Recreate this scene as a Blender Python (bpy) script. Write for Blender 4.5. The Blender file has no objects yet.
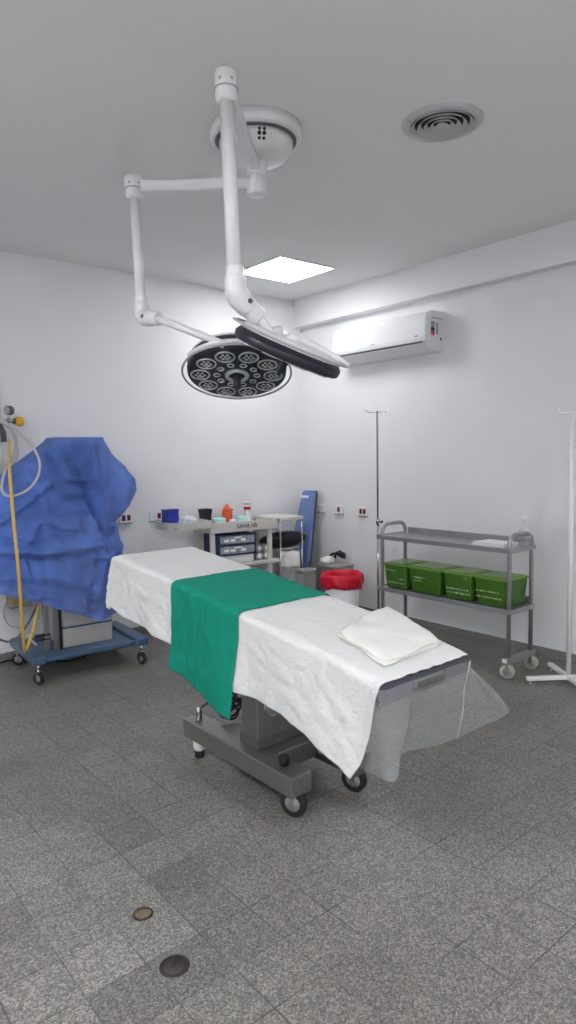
import bpy, bmesh, math, random
from mathutils import Vector, Matrix, noise
R = math.radians
PI = math.pi
random.seed(4)
scene = bpy.context.scene
COL = scene.collection

# ------------------------------------------------------------------ camera (surveyed)
FPX = 669.4
YAW, PITCH, ROLL = 0.69399, 0.08747, -0.01902
CAM = Vector((-4.7048, -5.4302, 1.6))
H = 3.1826
_F = Vector((math.sin(YAW)*math.cos(PITCH), math.cos(YAW)*math.cos(PITCH), -math.sin(PITCH)))
_R0 = Vector((math.cos(YAW), -math.sin(YAW), 0))
_U0 = _R0.cross(_F)
RIGHT = math.cos(ROLL)*_R0 + math.sin(ROLL)*_U0
UP = -math.sin(ROLL)*_R0 + math.cos(ROLL)*_U0
cam_data = bpy.data.cameras.new('camera')
cam_data.sensor_fit = 'VERTICAL'; cam_data.sensor_height = 24.0
cam_data.lens = FPX/1024*24.0
cam_data.clip_start = 0.02
cam = bpy.data.objects.new('camera', cam_data); COL.objects.link(cam)
cam.matrix_world = Matrix(((RIGHT.x, UP.x, -_F.x, CAM.x), (RIGHT.y, UP.y, -_F.y, CAM.y), (RIGHT.z, UP.z, -_F.z, CAM.z), (0, 0, 0, 1)))
scene.camera = cam

def ray(px, py): return _F + RIGHT*((px-288)/FPX) - UP*((py-512)/FPX)
def at_x(px, py, x): d = ray(px, py); return CAM + d*((x-CAM.x)/d.x)
def at_y(px, py, y): d = ray(px, py); return CAM + d*((y-CAM.y)/d.y)
def at_z(px, py, z): d = ray(px, py); return CAM + d*((z-CAM.z)/d.z)
def at_d(px, py, d): return CAM + ray(px, py)*d

# ------------------------------------------------------------------ materials
def mat(name, col, rough=0.5, metal=0.0, spec=0.5, var=0.05, scale=12.0, bump=0.0, bscale=60.0, trans=0.0, alpha=1.0, coat=0.0, translucent=0.0, ior=1.45, stretch=None, transparent=0.0):
    m = bpy.data.materials.new(name); m.use_nodes = True
    nt = m.node_tree; N = nt.nodes; L = nt.links
    b = N['Principled BSDF']; out = N['Material Output']
    tc = N.new('ShaderNodeTexCoord'); src = tc.outputs['Object']
    if stretch:
        mp = N.new('ShaderNodeMapping'); mp.inputs['Scale'].default_value = stretch
        L.new(src, mp.inputs['Vector']); src = mp.outputs['Vector']
    n = N.new('ShaderNodeTexNoise'); n.inputs['Scale'].default_value = scale; n.inputs['Detail'].default_value = 4
    L.new(src, n.inputs['Vector'])
    cr = N.new('ShaderNodeValToRGB')
    c = Vector(col[:3])
    cr.color_ramp.elements[0].position = .3; cr.color_ramp.elements[1].position = .7
    cr.color_ramp.elements[0].color = (*(c*(1-var)), 1); cr.color_ramp.elements[1].color = (*[min(1, v*(1+var)) for v in c], 1)
    L.new(n.outputs['Fac'], cr.inputs['Fac']); L.new(cr.outputs['Color'], b.inputs['Base Color'])
    b.inputs['Roughness'].default_value = rough; b.inputs['Metallic'].default_value = metal
    b.inputs['Specular IOR Level'].default_value = spec; b.inputs['IOR'].default_value = ior
    b.inputs['Transmission Weight'].default_value = trans; b.inputs['Alpha'].default_value = alpha
    b.inputs['Coat Weight'].default_value = coat
    if bump:
        n2 = N.new('ShaderNodeTexNoise'); n2.inputs['Scale'].default_value = bscale; n2.inputs['Detail'].default_value = 5
        L.new(src, n2.inputs['Vector'])
        bp = N.new('ShaderNodeBump'); bp.inputs['Strength'].default_value = bump; bp.inputs['Distance'].default_value = .01
        L.new(n2.outputs['Fac'], bp.inputs['Height']); L.new(bp.outputs['Normal'], b.inputs['Normal'])
    sh = b.outputs['BSDF']
    if translucent:
        t = N.new('ShaderNodeBsdfTranslucent'); L.new(cr.outputs['Color'], t.inputs['Color'])
        mx = N.new('ShaderNodeMixShader'); mx.inputs[0].default_value = translucent
        L.new(sh, mx.inputs[1]); L.new(t.outputs['BSDF'], mx.inputs[2]); sh = mx.outputs['Shader']
    if transparent:
        t = N.new('ShaderNodeBsdfTransparent')
        mx = N.new('ShaderNodeMixShader'); mx.inputs[0].default_value = transparent
        L.new(sh, mx.inputs[1]); L.new(t.outputs['BSDF'], mx.inputs[2]); sh = mx.outputs['Shader']
    L.new(sh, out.inputs['Surface'])
    return m

def emit_mat(name, col, strength):
    m = bpy.data.materials.new(name); m.use_nodes = True
    nt = m.node_tree; nt.nodes.remove(nt.nodes['Principled BSDF'])
    e = nt.nodes.new('ShaderNodeEmission'); e.inputs['Color'].default_value = (*col, 1); e.inputs['Strength'].default_value = strength
    nt.links.new(e.outputs['Emission'], nt.nodes['Material Output'].inputs['Surface'])
    return m

def floor_mat():
    m = bpy.data.materials.new('terrazzo_tile'); m.use_nodes = True
    nt = m.node_tree; N = nt.nodes; L = nt.links; b = N['Principled BSDF']
    tc = N.new('ShaderNodeTexCoord')
    at = N.new('ShaderNodeVertexColor'); at.layer_name = 'tile'
    v = N.new('ShaderNodeTexVoronoi'); v.inputs['Scale'].default_value = 185
    L.new(tc.outputs['Object'], v.inputs['Vector'])
    cr = N.new('ShaderNodeValToRGB')
    e = cr.color_ramp.elements
    e[0].position = 0.0; e[0].color = (.45, .45, .45, 1); e[1].position = 1.0; e[1].color = (1.6, 1.57, 1.51, 1)
    x = e.new(.45); x.color = (.82, .81, .79, 1)
    x = e.new(.75); x.color = (1.15, 1.13, 1.1, 1)
    sep = N.new('ShaderNodeSeparateColor'); L.new(v.outputs['Color'], sep.inputs['Color'])
    L.new(sep.outputs['Red'], cr.inputs['Fac'])
    n = N.new('ShaderNodeTexNoise'); n.inputs['Scale'].default_value = 1.3; n.inputs['Detail'].default_value = 6
    L.new(tc.outputs['Object'], n.inputs['Vector'])
    mr = N.new('ShaderNodeMapRange'); mr.inputs['From Min'].default_value = .3; mr.inputs['From Max'].default_value = .7
    mr.inputs['To Min'].default_value = .86; mr.inputs['To Max'].default_value = 1.12
    L.new(n.outputs['Fac'], mr.inputs['Value'])
    mu = N.new('ShaderNodeMix'); mu.data_type = 'RGBA'; mu.blend_type = 'MULTIPLY'; mu.inputs['Factor'].default_value = 1
    L.new(at.outputs['Color'], mu.inputs['A']); L.new(cr.outputs['Color'], mu.inputs['B'])
    mu2 = N.new('ShaderNodeMix'); mu2.data_type = 'RGBA'; mu2.blend_type = 'MULTIPLY'; mu2.inputs['Factor'].default_value = 1
    L.new(mu.outputs['Result'], mu2.inputs['A']); L.new(mr.outputs['Result'], mu2.inputs['B'])
    # thin joints
    br = N.new('ShaderNodeTexBrick'); br.offset = 0; br.inputs['Scale'].default_value = 1.0
    br.inputs['Brick Width'].default_value = .2; br.inputs['Row Height'].default_value = .2
    br.inputs['Mortar Size'].default_value = .0028; br.inputs['Mortar Smooth'].default_value = .3
    L.new(tc.outputs['Object'], br.inputs['Vector'])
    n3 = N.new('ShaderNodeTexNoise'); n3.inputs['Scale'].default_value = 2.6
    L.new(tc.outputs['Object'], n3.inputs['Vector'])
    mr3 = N.new('ShaderNodeMapRange'); mr3.inputs['From Min'].default_value = .36; mr3.inputs['From Max'].default_value = .62
    mr3.inputs['To Min'].default_value = 0; mr3.inputs['To Max'].default_value = .85
    L.new(n3.outputs['Fac'], mr3.inputs['Value'])
    jm = N.new('ShaderNodeMath'); jm.operation = 'MULTIPLY'
    L.new(br.outputs['Fac'], jm.inputs[0]); L.new(mr3.outputs['Result'], jm.inputs[1])
    mu3 = N.new('ShaderNodeMix'); mu3.data_type = 'RGBA'
    mu3.inputs['B'].default_value = (.045, .042, .04, 1)
    L.new(jm.outputs['Value'], mu3.inputs['Factor']); L.new(mu2.outputs['Result'], mu3.inputs['A'])
    L.new(mu3.outputs['Result'], b.inputs['Base Color'])
    b.inputs['Roughness'].default_value = .42; b.inputs['Specular IOR Level'].default_value = .4
    return m

M = {
 'wall': mat('white_wall_paint', (.80, .80, .815), .75, spec=.25, var=.012, scale=3, bump=.03, bscale=140),
 'ceil': mat('white_ceiling_paint', (.82, .815, .805), .8, spec=.2, var=.012, scale=3, bump=.03, bscale=120),
 'skirt': mat('grey_skirting_stone', (.20, .195, .19), .5, var=.25, scale=90),
 'floor': floor_mat(),
 'glow': emit_mat('panel_diffuser_glow', (.97, .985, 1.0), 12.5),
 'fill_glow': emit_mat('added_fill_panel_glow', (.97, .985, 1.0), 42),  # stronger glow of the added panels out of view, brightens the room
 'white': mat('white_enamel', (.86, .86, .85), .3, var=.02, coat=.2),
 'lampw': mat('lamp_white_enamel', (.70, .70, .71), .28, var=.02, coat=.3),
 'plastic': mat('white_plastic', (.80, .81, .82), .32, var=.01),
 'acw': mat('air_conditioner_white', (.74, .74, .76), .3, var=.01, coat=.3),
 'grey': mat('grey_plastic', (.34, .34, .35), .5),
 'dgrey': mat('dark_grey_plastic', (.10, .10, .11), .5),
 'black': mat('black_plastic', (.012, .012, .014), .45, var=.1),
 'rubber': mat('black_rubber', (.02, .02, .022), .7, var=.1),
 'lampd': mat('lamp_dark_blue_black', (.016, .018, .027), .4, var=.06),
 'lens': mat('lamp_lens_glass', (.04, .05, .055), .12, var=.2, scale=160, coat=.5),
 'ringg': mat('grey_handle_ring', (.36, .37, .38), .3, var=.02, coat=.2),
 'ring': mat('lens_silver_ring', (.55, .57, .58), .3, metal=.6),
 'steelb': mat('light_stainless_steel', (.50, .49, .48), .4, metal=.7, var=.08, scale=40),
 'steel': mat('brushed_stainless_steel', (.33, .325, .32), .36, metal=.9, var=.08, scale=40, stretch=(1, 12, 1)),
 'steeld': mat('dark_and_shaded_steel', (.22, .215, .215), .38, metal=.85, var=.08, scale=30),  # dark steel, also the shaded copy on the right base beam
 'cart': mat('grey_steel_tube', (.36, .365, .375), .36, metal=.6, var=.06),
 'chrome': mat('chrome', (.6, .6, .6), .18, metal=1.0, var=.02),
 'sheet': mat('white_cotton_sheet', (.73, .73, .73), .9, spec=.1, var=.015, scale=20, bump=.55, bscale=38, translucent=.06),
 'towel': mat('cream_white_linen', (.74, .735, .70), .9, spec=.1, var=.02, scale=20, bump=.3, bscale=60),
 'green': mat('green_surgical_cotton', (.008, .235, .165), .85, spec=.15, var=.06, scale=16, bump=.5, bscale=34),
 'clear': mat('clear_plastic_film', (.72, .74, .78), .25, spec=.5, var=.02, transparent=.75),
 'seam': mat('plastic_film_folded_edge', (.8, .81, .84), .3, spec=.5, var=.02, transparent=.35),
 'mattress': mat('dark_grey_blue_vinyl', (.07, .075, .095), .45, var=.05),
 'bluedr': mat('blue_nonwoven_fabric', (.13, .245, .70), .65, spec=.3, var=.2, scale=7, bump=.5, bscale=45, translucent=.25, transparent=.26),
 'bluebase': mat('slate_blue_enamel', (.055, .11, .20), .35, var=.05, coat=.2),
 'beige': mat('warm_grey_enamel', (.46, .45, .42), .45, var=.03),
 'trolley': mat('off_white_enamel', (.62, .61, .57), .45, var=.03),
 'navy': mat('navy_plastic', (.02, .025, .12), .4),
 'drawer': mat('clear_drawer_plastic', (.30, .33, .38), .2, var=.3, scale=30, coat=.4),
 'bluebox': mat('royal_blue_plastic', (.03, .045, .36), .4),
 'teal': mat('pale_teal_wrap', (.45, .70, .72), .6, var=.15, scale=50),
 'orange': mat('orange_red_plastic', (.72, .10, .03), .35),
 'red': mat('red_bag_plastic', (.60, .006, .03), .5, var=.15),
 'redp': mat('red_label_paper', (.60, .03, .06), .5),
 'yellow': mat('yellow_plastic', (.75, .42, .02), .4),
 'ochre': mat('yellow_rubber_hose', (.62, .40, .07), .5),
 'hose': mat('clear_grey_hose', (.55, .53, .52), .3, var=.1, transparent=.12),
 'tan': mat('tan_plastic', (.42, .34, .22), .5),
 'bin': mat('green_bin_plastic', (.05, .145, .012), .35, var=.05, coat=.15),
 'lid': mat('green_lid_plastic', (.12, .27, .02), .3, var=.05, coat=.3),
 'mark': mat('white_marker_ink', (.42, .52, .34), .6),
 'paper': mat('white_paper', (.82, .82, .84), .8, var=.02),
 'bottle': mat('clear_bottle_plastic', (.78, .80, .84), .1, transparent=.5, var=.02),
 'board': mat('light_blue_vinyl', (.15, .23, .48), .3, var=.08, coat=.3, bump=.3, bscale=14),
 'boarde': mat('board_edge_dark', (.06, .065, .08), .6),
 'cushion': mat('black_navy_vinyl', (.008, .009, .014), .42, var=.1, bump=.2, bscale=20),
 'liner': mat('white_bag_plastic', (.78, .77, .74), .35, var=.04, bump=.5, bscale=25),
 'bag': mat('clear_crinkled_bag', (.80, .82, .88), .25, var=.06, transparent=.25, bump=.6, bscale=40),
 'maroon': mat('maroon_socket_insert', (.13, .012, .02), .4),
 'drainr': mat('rusty_drain_rim', (.028, .022, .019), .7, var=.3, scale=40),
 'drainc': mat('worn_drain_cover', (.15, .115, .08), .6, var=.3, scale=50),
 'draind': mat('dark_iron_drain_cover', (.04, .036, .032), .55, var=.3, scale=50),
 'sticker1': mat('teal_sticker', (.12, .38, .45), .5), 'sticker2': mat('magenta_sticker', (.5, .06, .12), .5),
 'sticker3': mat('orange_sticker', (.8, .35, .12), .5), 'sticker4': mat('grey_sticker', (.30, .30, .34), .5),
 'navyink': mat('navy_ink', (.03, .035, .09), .5), 'redink': mat('crimson_ink', (.40, .04, .10), .5),
 'vent': mat('vent_white_enamel', (.55, .55, .56), .5, var=.02), 'vent_shade': mat('vent_painted_shade', (.02, .02, .022), .9),
 'wheel': mat('cream_rubber_wheel', (.42, .40, .34), .6), 'bread': mat('tan_ceramic', (.70, .68, .62), .5),
}

# ------------------------------------------------------------------ mesh builder
class MB:
    def __init__(s): s.bm = bmesh.new()
    def _add(s, verts, faces, mtx=None, smooth=False):
        vs = [s.bm.verts.new(mtx @ Vector(v) if mtx else Vector(v)) for v in verts]
        for f in faces:
            try:
                fc = s.bm.faces.new([vs[i] for i in f]); fc.smooth = smooth
            except ValueError: pass
        return vs
    def box(s, lo, hi, bev=0.0, mtx=None, seg=2):
        t = bmesh.new()
        x0, y0, z0 = lo; x1, y1, z1 = hi
        v = [t.verts.new(q) for q in ((x0,y0,z0),(x1,y0,z0),(x1,y1,z0),(x0,y1,z0),(x0,y0,z1),(x1,y0,z1),(x1,y1,z1),(x0,y1,z1))]
        for f in ((0,3,2,1),(4,5,6,7),(0,1,5,4),(1,2,6,5),(2,3,7,6),(3,0,4,7)): t.faces.new([v[i] for i in f])
        if bev:
            bev = min(bev, .49*min(abs(x1-x0), abs(y1-y0), abs(z1-z0)))
            bmesh.ops.bevel(t, geom=t.edges[:], offset=bev, segments=seg, affect='EDGES', profile=.5)
        s.merge(t, mtx); return s
    def merge(s, t, mtx=None):
        t.verts.index_update()
        s._add([v.co.copy() for v in t.verts], [[v.index for v in f.verts] for f in t.faces], mtx, False)
        t.free()
    def prism(s, pts, z0, z1, bev=0.0, mtx=None):
        t = bmesh.new()
        a = [t.verts.new((x, y, z0)) for x, y in pts]; b = [t.verts.new((x, y, z1)) for x, y in pts]
        n = len(pts)
        t.faces.new(a[::-1]); t.faces.new(b)
        for i in range(n): t.faces.new((a[i], a[(i+1) % n], b[(i+1) % n], b[i]))
        if bev: bmesh.ops.bevel(t, geom=t.edges[:], offset=bev, segments=2, affect='EDGES', profile=.5)
        s.merge(t, mtx); return s
    def lathe(s, prof, seg=32, mtx=None, smooth=True, loc=(0,0,0)):
        vs = []; fs = []; n = len(prof)
        for k in range(seg):
            a = 2*PI*k/seg
            for r, z in prof: vs.append((loc[0]+r*math.cos(a), loc[1]+r*math.sin(a), loc[2]+z))
        for k in range(seg):
            k2 = (k+1) % seg
            for i in range(n-1): fs.append((k*n+i, k2*n+i, k2*n+i+1, k*n+i+1))
        s._add(vs, fs, mtx, smooth); return s
    def cyl(s, a, b, r, r2=None, seg=20, bev=.15):
        a = Vector(a); b = Vector(b); r2 = r if r2 is None else r2
        d = b-a; l = d.length
        q = Vector((0,0,1)).rotation_difference(d.normalized()).to_matrix().to_4x4()
        m = Matrix.Translation(a) @ q
        e = min(bev*r, l*.3)
        s.lathe([(0,0),(r-e,0),(r,e),(r2,l-e),(r2-e if r2>e else r2*.8,l),(0,l)], seg, m); return s
    def tube(s, pts, r, seg=10, closed=False, cap=True):
        pts = [Vector(p) for p in pts]; n = len(pts)
        rr = r if isinstance(r, (list, tuple)) else [r]*n
        tang = []
        for i in range(n):
            a = pts[(i-1) % n] if (closed or i > 0) else pts[i]
            b = pts[(i+1) % n] if (closed or i < n-1) else pts[i]
            tang.append((b-a).normalized())
        nrm = tang[0].orthogonal().normalized(); rings = []
        for i in range(n):
            if i: nrm = (tang[i-1].rotation_difference(tang[i]) @ nrm)
            nrm = (nrm - tang[i]*nrm.dot(tang[i])).normalized()
            bn = tang[i].cross(nrm)
            rings.append([pts[i] + (nrm*math.cos(2*PI*k/seg) + bn*math.sin(2*PI*k/seg))*rr[i] for k in range(seg)])
        vs = [v for g in rings for v in g]; fs = []
        for i in range(n if closed else n-1):
            j = (i+1) % n
            for k in range(seg): fs.append((i*seg+k, i*seg+(k+1) % seg, j*seg+(k+1) % seg, j*seg+k))
        if cap and not closed:
            fs.append(tuple(range(seg))[::-1]); fs.append(tuple((n-1)*seg+k for k in range(seg)))
        s._add(vs, fs, None, True); return s
    def torus(s, Rm, r, mtx=None, seg=48, ms=10, a0=0, a1=2*PI):
        full = abs(a1-a0-2*PI) < 1e-4
        n = seg if full else seg+1
        pts = [Vector((Rm*math.cos(a0+(a1-a0)*i/seg), Rm*math.sin(a0+(a1-a0)*i/seg), 0)) for i in range(n)]
        if mtx: pts = [mtx @ p for p in pts]
        return s.tube(pts, r, ms, closed=full)
    def grid(s, f, nu, nv, smooth=True):
        vs = [f(i/nu, j/nv) for j in range(nv+1) for i in range(nu+1)]
        fs = [(j*(nu+1)+i, j*(nu+1)+i+1, (j+1)*(nu+1)+i+1, (j+1)*(nu+1)+i) for j in range(nv) for i in range(nu)]
        s._add(vs, fs, None, smooth); return s
    def build(s, name, m, parent=None, loc=None, solid=0.0, subsurf=0, smooth=None, recalc=True):
        if recalc: bmesh.ops.recalc_face_normals(s.bm, faces=s.bm.faces[:])
        if smooth is not None:
            for f in s.bm.faces: f.smooth = smooth
        me = bpy.data.meshes.new(name); s.bm.to_mesh(me); s.bm.free()
        me.materials.append(M[m] if isinstance(m, str) else m)
        o = bpy.data.objects.new(name, me); COL.objects.link(o)
        if parent is not None: o.parent = parent
        if loc is not None: o.location = loc
        if subsurf:
            k = o.modifiers.new('smooth', 'SUBSURF'); k.levels = subsurf; k.render_levels = subsurf
        if solid:
            k = o.modifiers.new('thickness', 'SOLIDIFY'); k.thickness = solid; k.offset = -1
        return o

def thing(name, label, cat, loc=(0,0,0), rz=0.0, group=None):
    o = bpy.data.objects.new(name, None); COL.objects.link(o)
    o.location = loc; o.rotation_euler = (0, 0, rz); o.empty_display_size = .1
    return tag(o, label, cat, group)
def tag(o, label, cat, group=None):
    o['label'] = label; o['category'] = cat
    if group: o['group'] = group
    return o
def struct(o): o['kind'] = 'structure'; return o
def kids(o): return [c for c in bpy.data.objects if c.parent == o]
def dup(o, parent=None, loc=None, rz=None, label=None):
    c = o.copy(); COL.objects.link(c)
    if parent is not None: c.parent = parent
    if loc is not None: c.location = loc
    if rz is not None: c.rotation_euler = (0, 0, rz)
    if label: c['label'] = label
    for k in kids(o): dup(k, c)
    return c
def smooth_curve(pts, n=8):
    P = [Vector(p) for p in pts]; out = []
    for i in range(len(P)-1):
        p0 = P[max(i-1, 0)]; p1 = P[i]; p2 = P[i+1]; p3 = P[min(i+2, len(P)-1)]
        for k in range(n):
            t = k/n
            out.append(.5*((2*p1)+(p2-p0)*t+(2*p0-5*p1+4*p2-p3)*t*t+(3*p1-p0-3*p2+p3)*t**3))
    out.append(P[-1]); return out
def interp(tab, x):
    if x <= tab[0][0]: return tab[0][1]
    for (a, u), (b, v) in zip(tab, tab[1:]):
        if x <= b: return u+(v-u)*(x-a)/(b-a)
    return tab[-1][1]
def sst(a, b, x):
    t = max(0, min(1, (x-a)/(b-a))); return t*t*(3-2*t)
def frame(c, n, up):
    n = Vector(n).normalized(); x = Vector(up).cross(n).normalized(); y = n.cross(x)
    return Matrix(((x.x, y.x, n.x, c[0]), (x.y, y.y, n.y, c[1]), (x.z, y.z, n.z, c[2]), (0, 0, 0, 1)))
def text_mesh(body, size, depth=.001):
    cu = bpy.data.curves.new('lettering', 'FONT'); cu.body = body; cu.size = size; cu.extrude = depth
    cu.align_x = 'LEFT'
    t = bpy.data.objects.new('lettering', cu); COL.objects.link(t)
    dg = bpy.context.evaluated_depsgraph_get(); dg.update()
    me = bpy.data.meshes.new_from_object(t.evaluated_get(dg))
    bpy.data.objects.remove(t); bpy.data.curves.remove(cu)
    return me

# ------------------------------------------------------------------ room
WX, FX = .04, -.06                      # right wall face, beam face
X0, Y0 = -6.4, -7.4
b = MB(); me = None
nx, ny = int((.2-X0)/.2)+1, int((.2-Y0)/.2)+1
fl = bmesh.new(); lay = fl.loops.layers.float_color.new('tile')
special = {(-19.5, -16.5): 1.12, (-19.5, -17.5): 1.17, (-18.5, -17.5): 1.13, (-18.5, -16.5): 1.12, (-17.5, -16.5): .82, (-16.5, -16.5): .95, (-17.5, -15.5): 1.05,
           (-17.5, -14.5): .82, (-18.5, -15.5): 1.12, (-20.5, -15.5): .84, (-20.5, -16.5): .95, (-18.5, -18.5): .85, (-17.5, -17.5): .9, (-16.5, -15.5): 1.02, (-19.5, -18.5): .82, (-17.5, -13.5): .9}
vg = {}
def gv(i, j):
    if (i, j) not in vg: vg[(i, j)] = fl.verts.new((i*.2, j*.2, 0))
    return vg[(i, j)]
rnd = random.Random(11)
for i in range(-32, 2):
    for j in range(-37, 2):
        f = fl.faces.new((gv(i, j), gv(i+1, j), gv(i+1, j+1), gv(i, j+1)))
        k = special.get((i+.5, j+.5), 1+rnd.uniform(-.07, .07))
        c = (.20*k, .193*k, .183*k, 1)
        for lp in f.loops: lp[lay] = c
me = bpy.data.meshes.new('floor'); fl.to_mesh(me); fl.free(); me.materials.append(M['floor'])
floor = bpy.data.objects.new('floor', me); COL.objects.link(floor); struct(floor)
struct(MB().box((X0, Y0, H), (.3, .3, H+.1)).build('ceiling', 'ceil'))
struct(MB().box((X0, 0, 0), (.3, .15, H)).build('wall_back', 'wall'))
struct(MB().box((WX, Y0, 0), (WX+.15, 0, H)).build('wall_right', 'wall'))
struct(MB().box((X0-.15, Y0, 0), (X0, .15, H)).build('wall_left', 'wall'))
struct(MB().box((X0, Y0-.15, 0), (.3, Y0, H)).build('wall_front', 'wall'))
struct(MB().box((FX, Y0, 2.905), (WX, 0, H)).build('trim_1', 'wall'))            # boxed beam above the air conditioner
struct(MB().box((X0, -.012, 0), (WX, 0, .07), .003).build('baseboard_back', 'skirt'))
struct(MB().box((WX-.012, Y0, 0), (WX, -.012, .07), .003).build('baseboard_right', 'skirt'))

# floor drains
def drain(px, py, r, cm, label):
    p = at_z(px, py, 0)
    t = thing('floor_drain', label, 'floor drain', (p.x, p.y, 0))
    MB().lathe([(r*.80, .0), (r*.80, .004), (r*.9, .005), (r, .001), (r, 0)], 36).build('rim', 'drainr', t)
    b = MB().lathe([(0, 0), (r*.8, 0), (r*.8, .003), (0, .0032)], 36)
    for k in range(6):
        a = k*PI/3; b.box((r*.25*math.cos(a)-.004, r*.25*math.sin(a)-.004, .003), (r*.25*math.cos(a)+.004, r*.25*math.sin(a)+.004, .0042))
    b.build('cover', cm, t)
    return t
drain(143, 914, .036, 'drainc', 'small round brown metal drain cover in the grey floor')
drain(174.5, 966, .048, 'draind', 'larger dark round drain cover nearest the camera in the floor')

# ceiling light panels: the first is real, the other three are added fill
def light_panel(cx, cy, label, gl='fill_glow'):
    t = thing('ceiling_light_panel', label, 'ceiling light', (cx, cy, H), group='square ceiling light panels')
    b = MB(); w = .3
    for lo, hi in (((-w-.012, -w-.012, -.012), (w+.012, -w+.006, 0)), ((-w-.012, w-.006, -.012), (w+.012, w+.012, 0)), ((-w-.012, -w+.006, -.012), (-w+.006, w-.006, 0)), ((w-.006, -w+.006, -.012), (w+.012, w-.006, 0))):
        b.box(lo, hi, .002)
    b.build('frame', 'white', t)
    MB().box((-w+.006, -w+.006, -.009), (w-.006, w-.006, -.001)).build('diffuser', gl, t)
    MB().box((w+.012, w-.02, -.008), (w+.04, w+.0, 0), .002).build('clip', 'dgrey', t)
    return t
light_panel(-.885, -.865, 'lit square white ceiling light panel behind the surgical lamp', 'glow')
light_panel(-3.3, -6.3, 'added unseen ceiling fill panel behind the camera, right one of the pair')
light_panel(-5.5, -6.3, 'added unseen ceiling fill panel behind the camera, left one of the pair')
light_panel(-5.7, -2.9, 'added unseen ceiling fill panel outside the left edge of the view')

# round ceiling vent
t = thing('ceiling_vent', 'round white ceiling air vent with concentric rings', 'air vent', (-1.93, -3.32, H))
MB().lathe([(.150, -.002), (.152, -.014), (.158, -.015), (.185, -.010), (.195, 0)], 56).build('flange', 'vent', t)
MB().lathe([(0, -.001), (.15, -.001), (.15, -.002), (0, -.002)], 48).build('shade_disc', 'vent_shade', t)  # flat dark disc, paints in the shade between the rings
for i, r in enumerate((.148, .117, .087, .058)):
    MB().lathe([(r-.017, -.003), (r-.001, -.020), (r+.002, -.019), (r-.013, -.003), (r-.017, -.003)], 56).build('louver_ring', 'vent', t)
MB().lathe([(0, -.020), (.030, -.020), (.033, -.018), (.018, -.003), (0, -.003)], 40).build('centre_cone', 'vent', t)
for k in range(4):
    a = PI/4+k*PI/2+.35
    MB().cyl((.172*math.cos(a), .172*math.sin(a), -.014), (.172*math.cos(a), .172*math.sin(a), -.008), .006, seg=10).build('screw', 'grey', t)

# ------------------------------------------------------------------ air conditioner
t = thing('air_conditioner', 'white wall mounted split air conditioner below the ceiling beam', 'air conditioner', (WX, -1.275, 2.435))
prof = [(x, z*1.11) for x, z in [(0, .0), (-.09, .0), (-.15, .015), (-.215, .075), (-.222, .10), (-.215, .24), (-.20, .275), (-.165, .295), (0, .30)]]   # x (out from the wall), z
def ext(b, prof, y0, y1):
    n = len(prof)
    vs = [(x, y0, z) for x, z in prof]+[(x, y1, z) for x, z in prof]
    fs = [tuple(range(n)), tuple(range(2*n-1, n-1, -1))]+[(i, (i+1) % n, n+(i+1) % n, n+i) for i in range(n)]
    b._add(vs, fs); return b
HL = .56
ext(MB(), prof, -HL, HL).build('casing', 'acw', t)
pf = [(x, z*1.11) for x, z in [(-.2155, .078), (-.2235, .102), (-.2165, .243), (-.201, .279), (-.205, .281), (-.222, .245), (-.2285, .102), (-.221, .074)]]
fp = ext(MB(), pf, -HL+.012, HL-.012).build('front_panel', 'acw', t)
ext(MB(), [(x, z*1.11) for x, z in [(-.135, .008), (-.205, .062), (-.209, .058), (-.139, .003)]], -HL+.05, HL-.05).build('outlet_flap', 'acw', t)
ext(MB(), [(x, z*1.11) for x, z in [(-.206, .0635), (-.2105, .0708), (-.2135, .0680), (-.208, .0605)]], -HL+.05, HL-.05).build('outlet_slot', 'dgrey', t)
MB().box((-.231, -.47, .118), (-.2275, -.435, .132)).build('display_mark', 'grey', t)
MB().box((-.231, .02, .118), (-.2275, .06, .124)).build('logo_mark', 'grey', t)
for k, (z0, z1, mm) in enumerate(((.215, .24, 'sticker4'), (.19, .212, 'sticker1'), (.166, .19, 'navyink'), (.135, .166, 'sticker2'), (.122, .135, 'sticker3'))):
    MB().box((-.165, -HL-.002, z0), (-.118, -HL+.001, z1)).build('side_sticker', mm, t)
MB().box((-.098, -HL-.0015, .14), (-.072, -HL+.001, .235)).build('data_label', 'sticker4', t)
MB().cyl((-.035, -HL-.003, .105), (-.035, -HL+.002, .105), .012, seg=14).build('screw_cap', 'dgrey', t)
MB().box((-.16, -HL-.003, .268), (-.02, -HL+.001, .276)).build('side_groove', 'grey', t)

# ------------------------------------------------------------------ wall sockets
def socket(pos, wall, label, mods):
    t = thing('wall_socket', label, 'wall socket', pos, 0 if wall == 'back' else -PI/2)
    # local: plate spans x, faces -y
    MB().box((-.062, -.014, -.042), (.062, 0, .042), .006).build('plate', 'plastic', t)
    MB().box((-.062, -.022, -.050), (.062, 0, -.040), .003).build('shadow_strip', 'grey', t)  # grey strip paints in the shadow line under the plate
    for mx in mods:
        MB().box((mx-.016, -.018, -.024), (mx+.016, -.012, .026), .003).build('insert', 'maroon', t)
p = at_y(155, 516, 0); socket((p.x, 0, p.z), 'back', 'white wall socket with one maroon insert left of the blue box on the tray', (.035,))
p = at_y(125, 518, 0); socket((p.x, 0, p.z), 'back', 'white wall socket half hidden behind the right edge of the blue drape', (-.02, .03))
p = at_x(339.5, 509.5, WX); socket((WX, p.y, p.z), 'right', 'white wall socket with a single maroon insert between blue board and twin socket', (0,))
p = at_x(363.5, 511.5, WX); socket((WX, p.y, p.z), 'right', 'white wall socket with twin maroon inserts nearest the steel pole', (-.024, .024))
p = at_x(321, 508, WX); socket((WX, p.y, p.z), 'right', 'white wall socket partly behind the leaning blue board', ())

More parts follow.
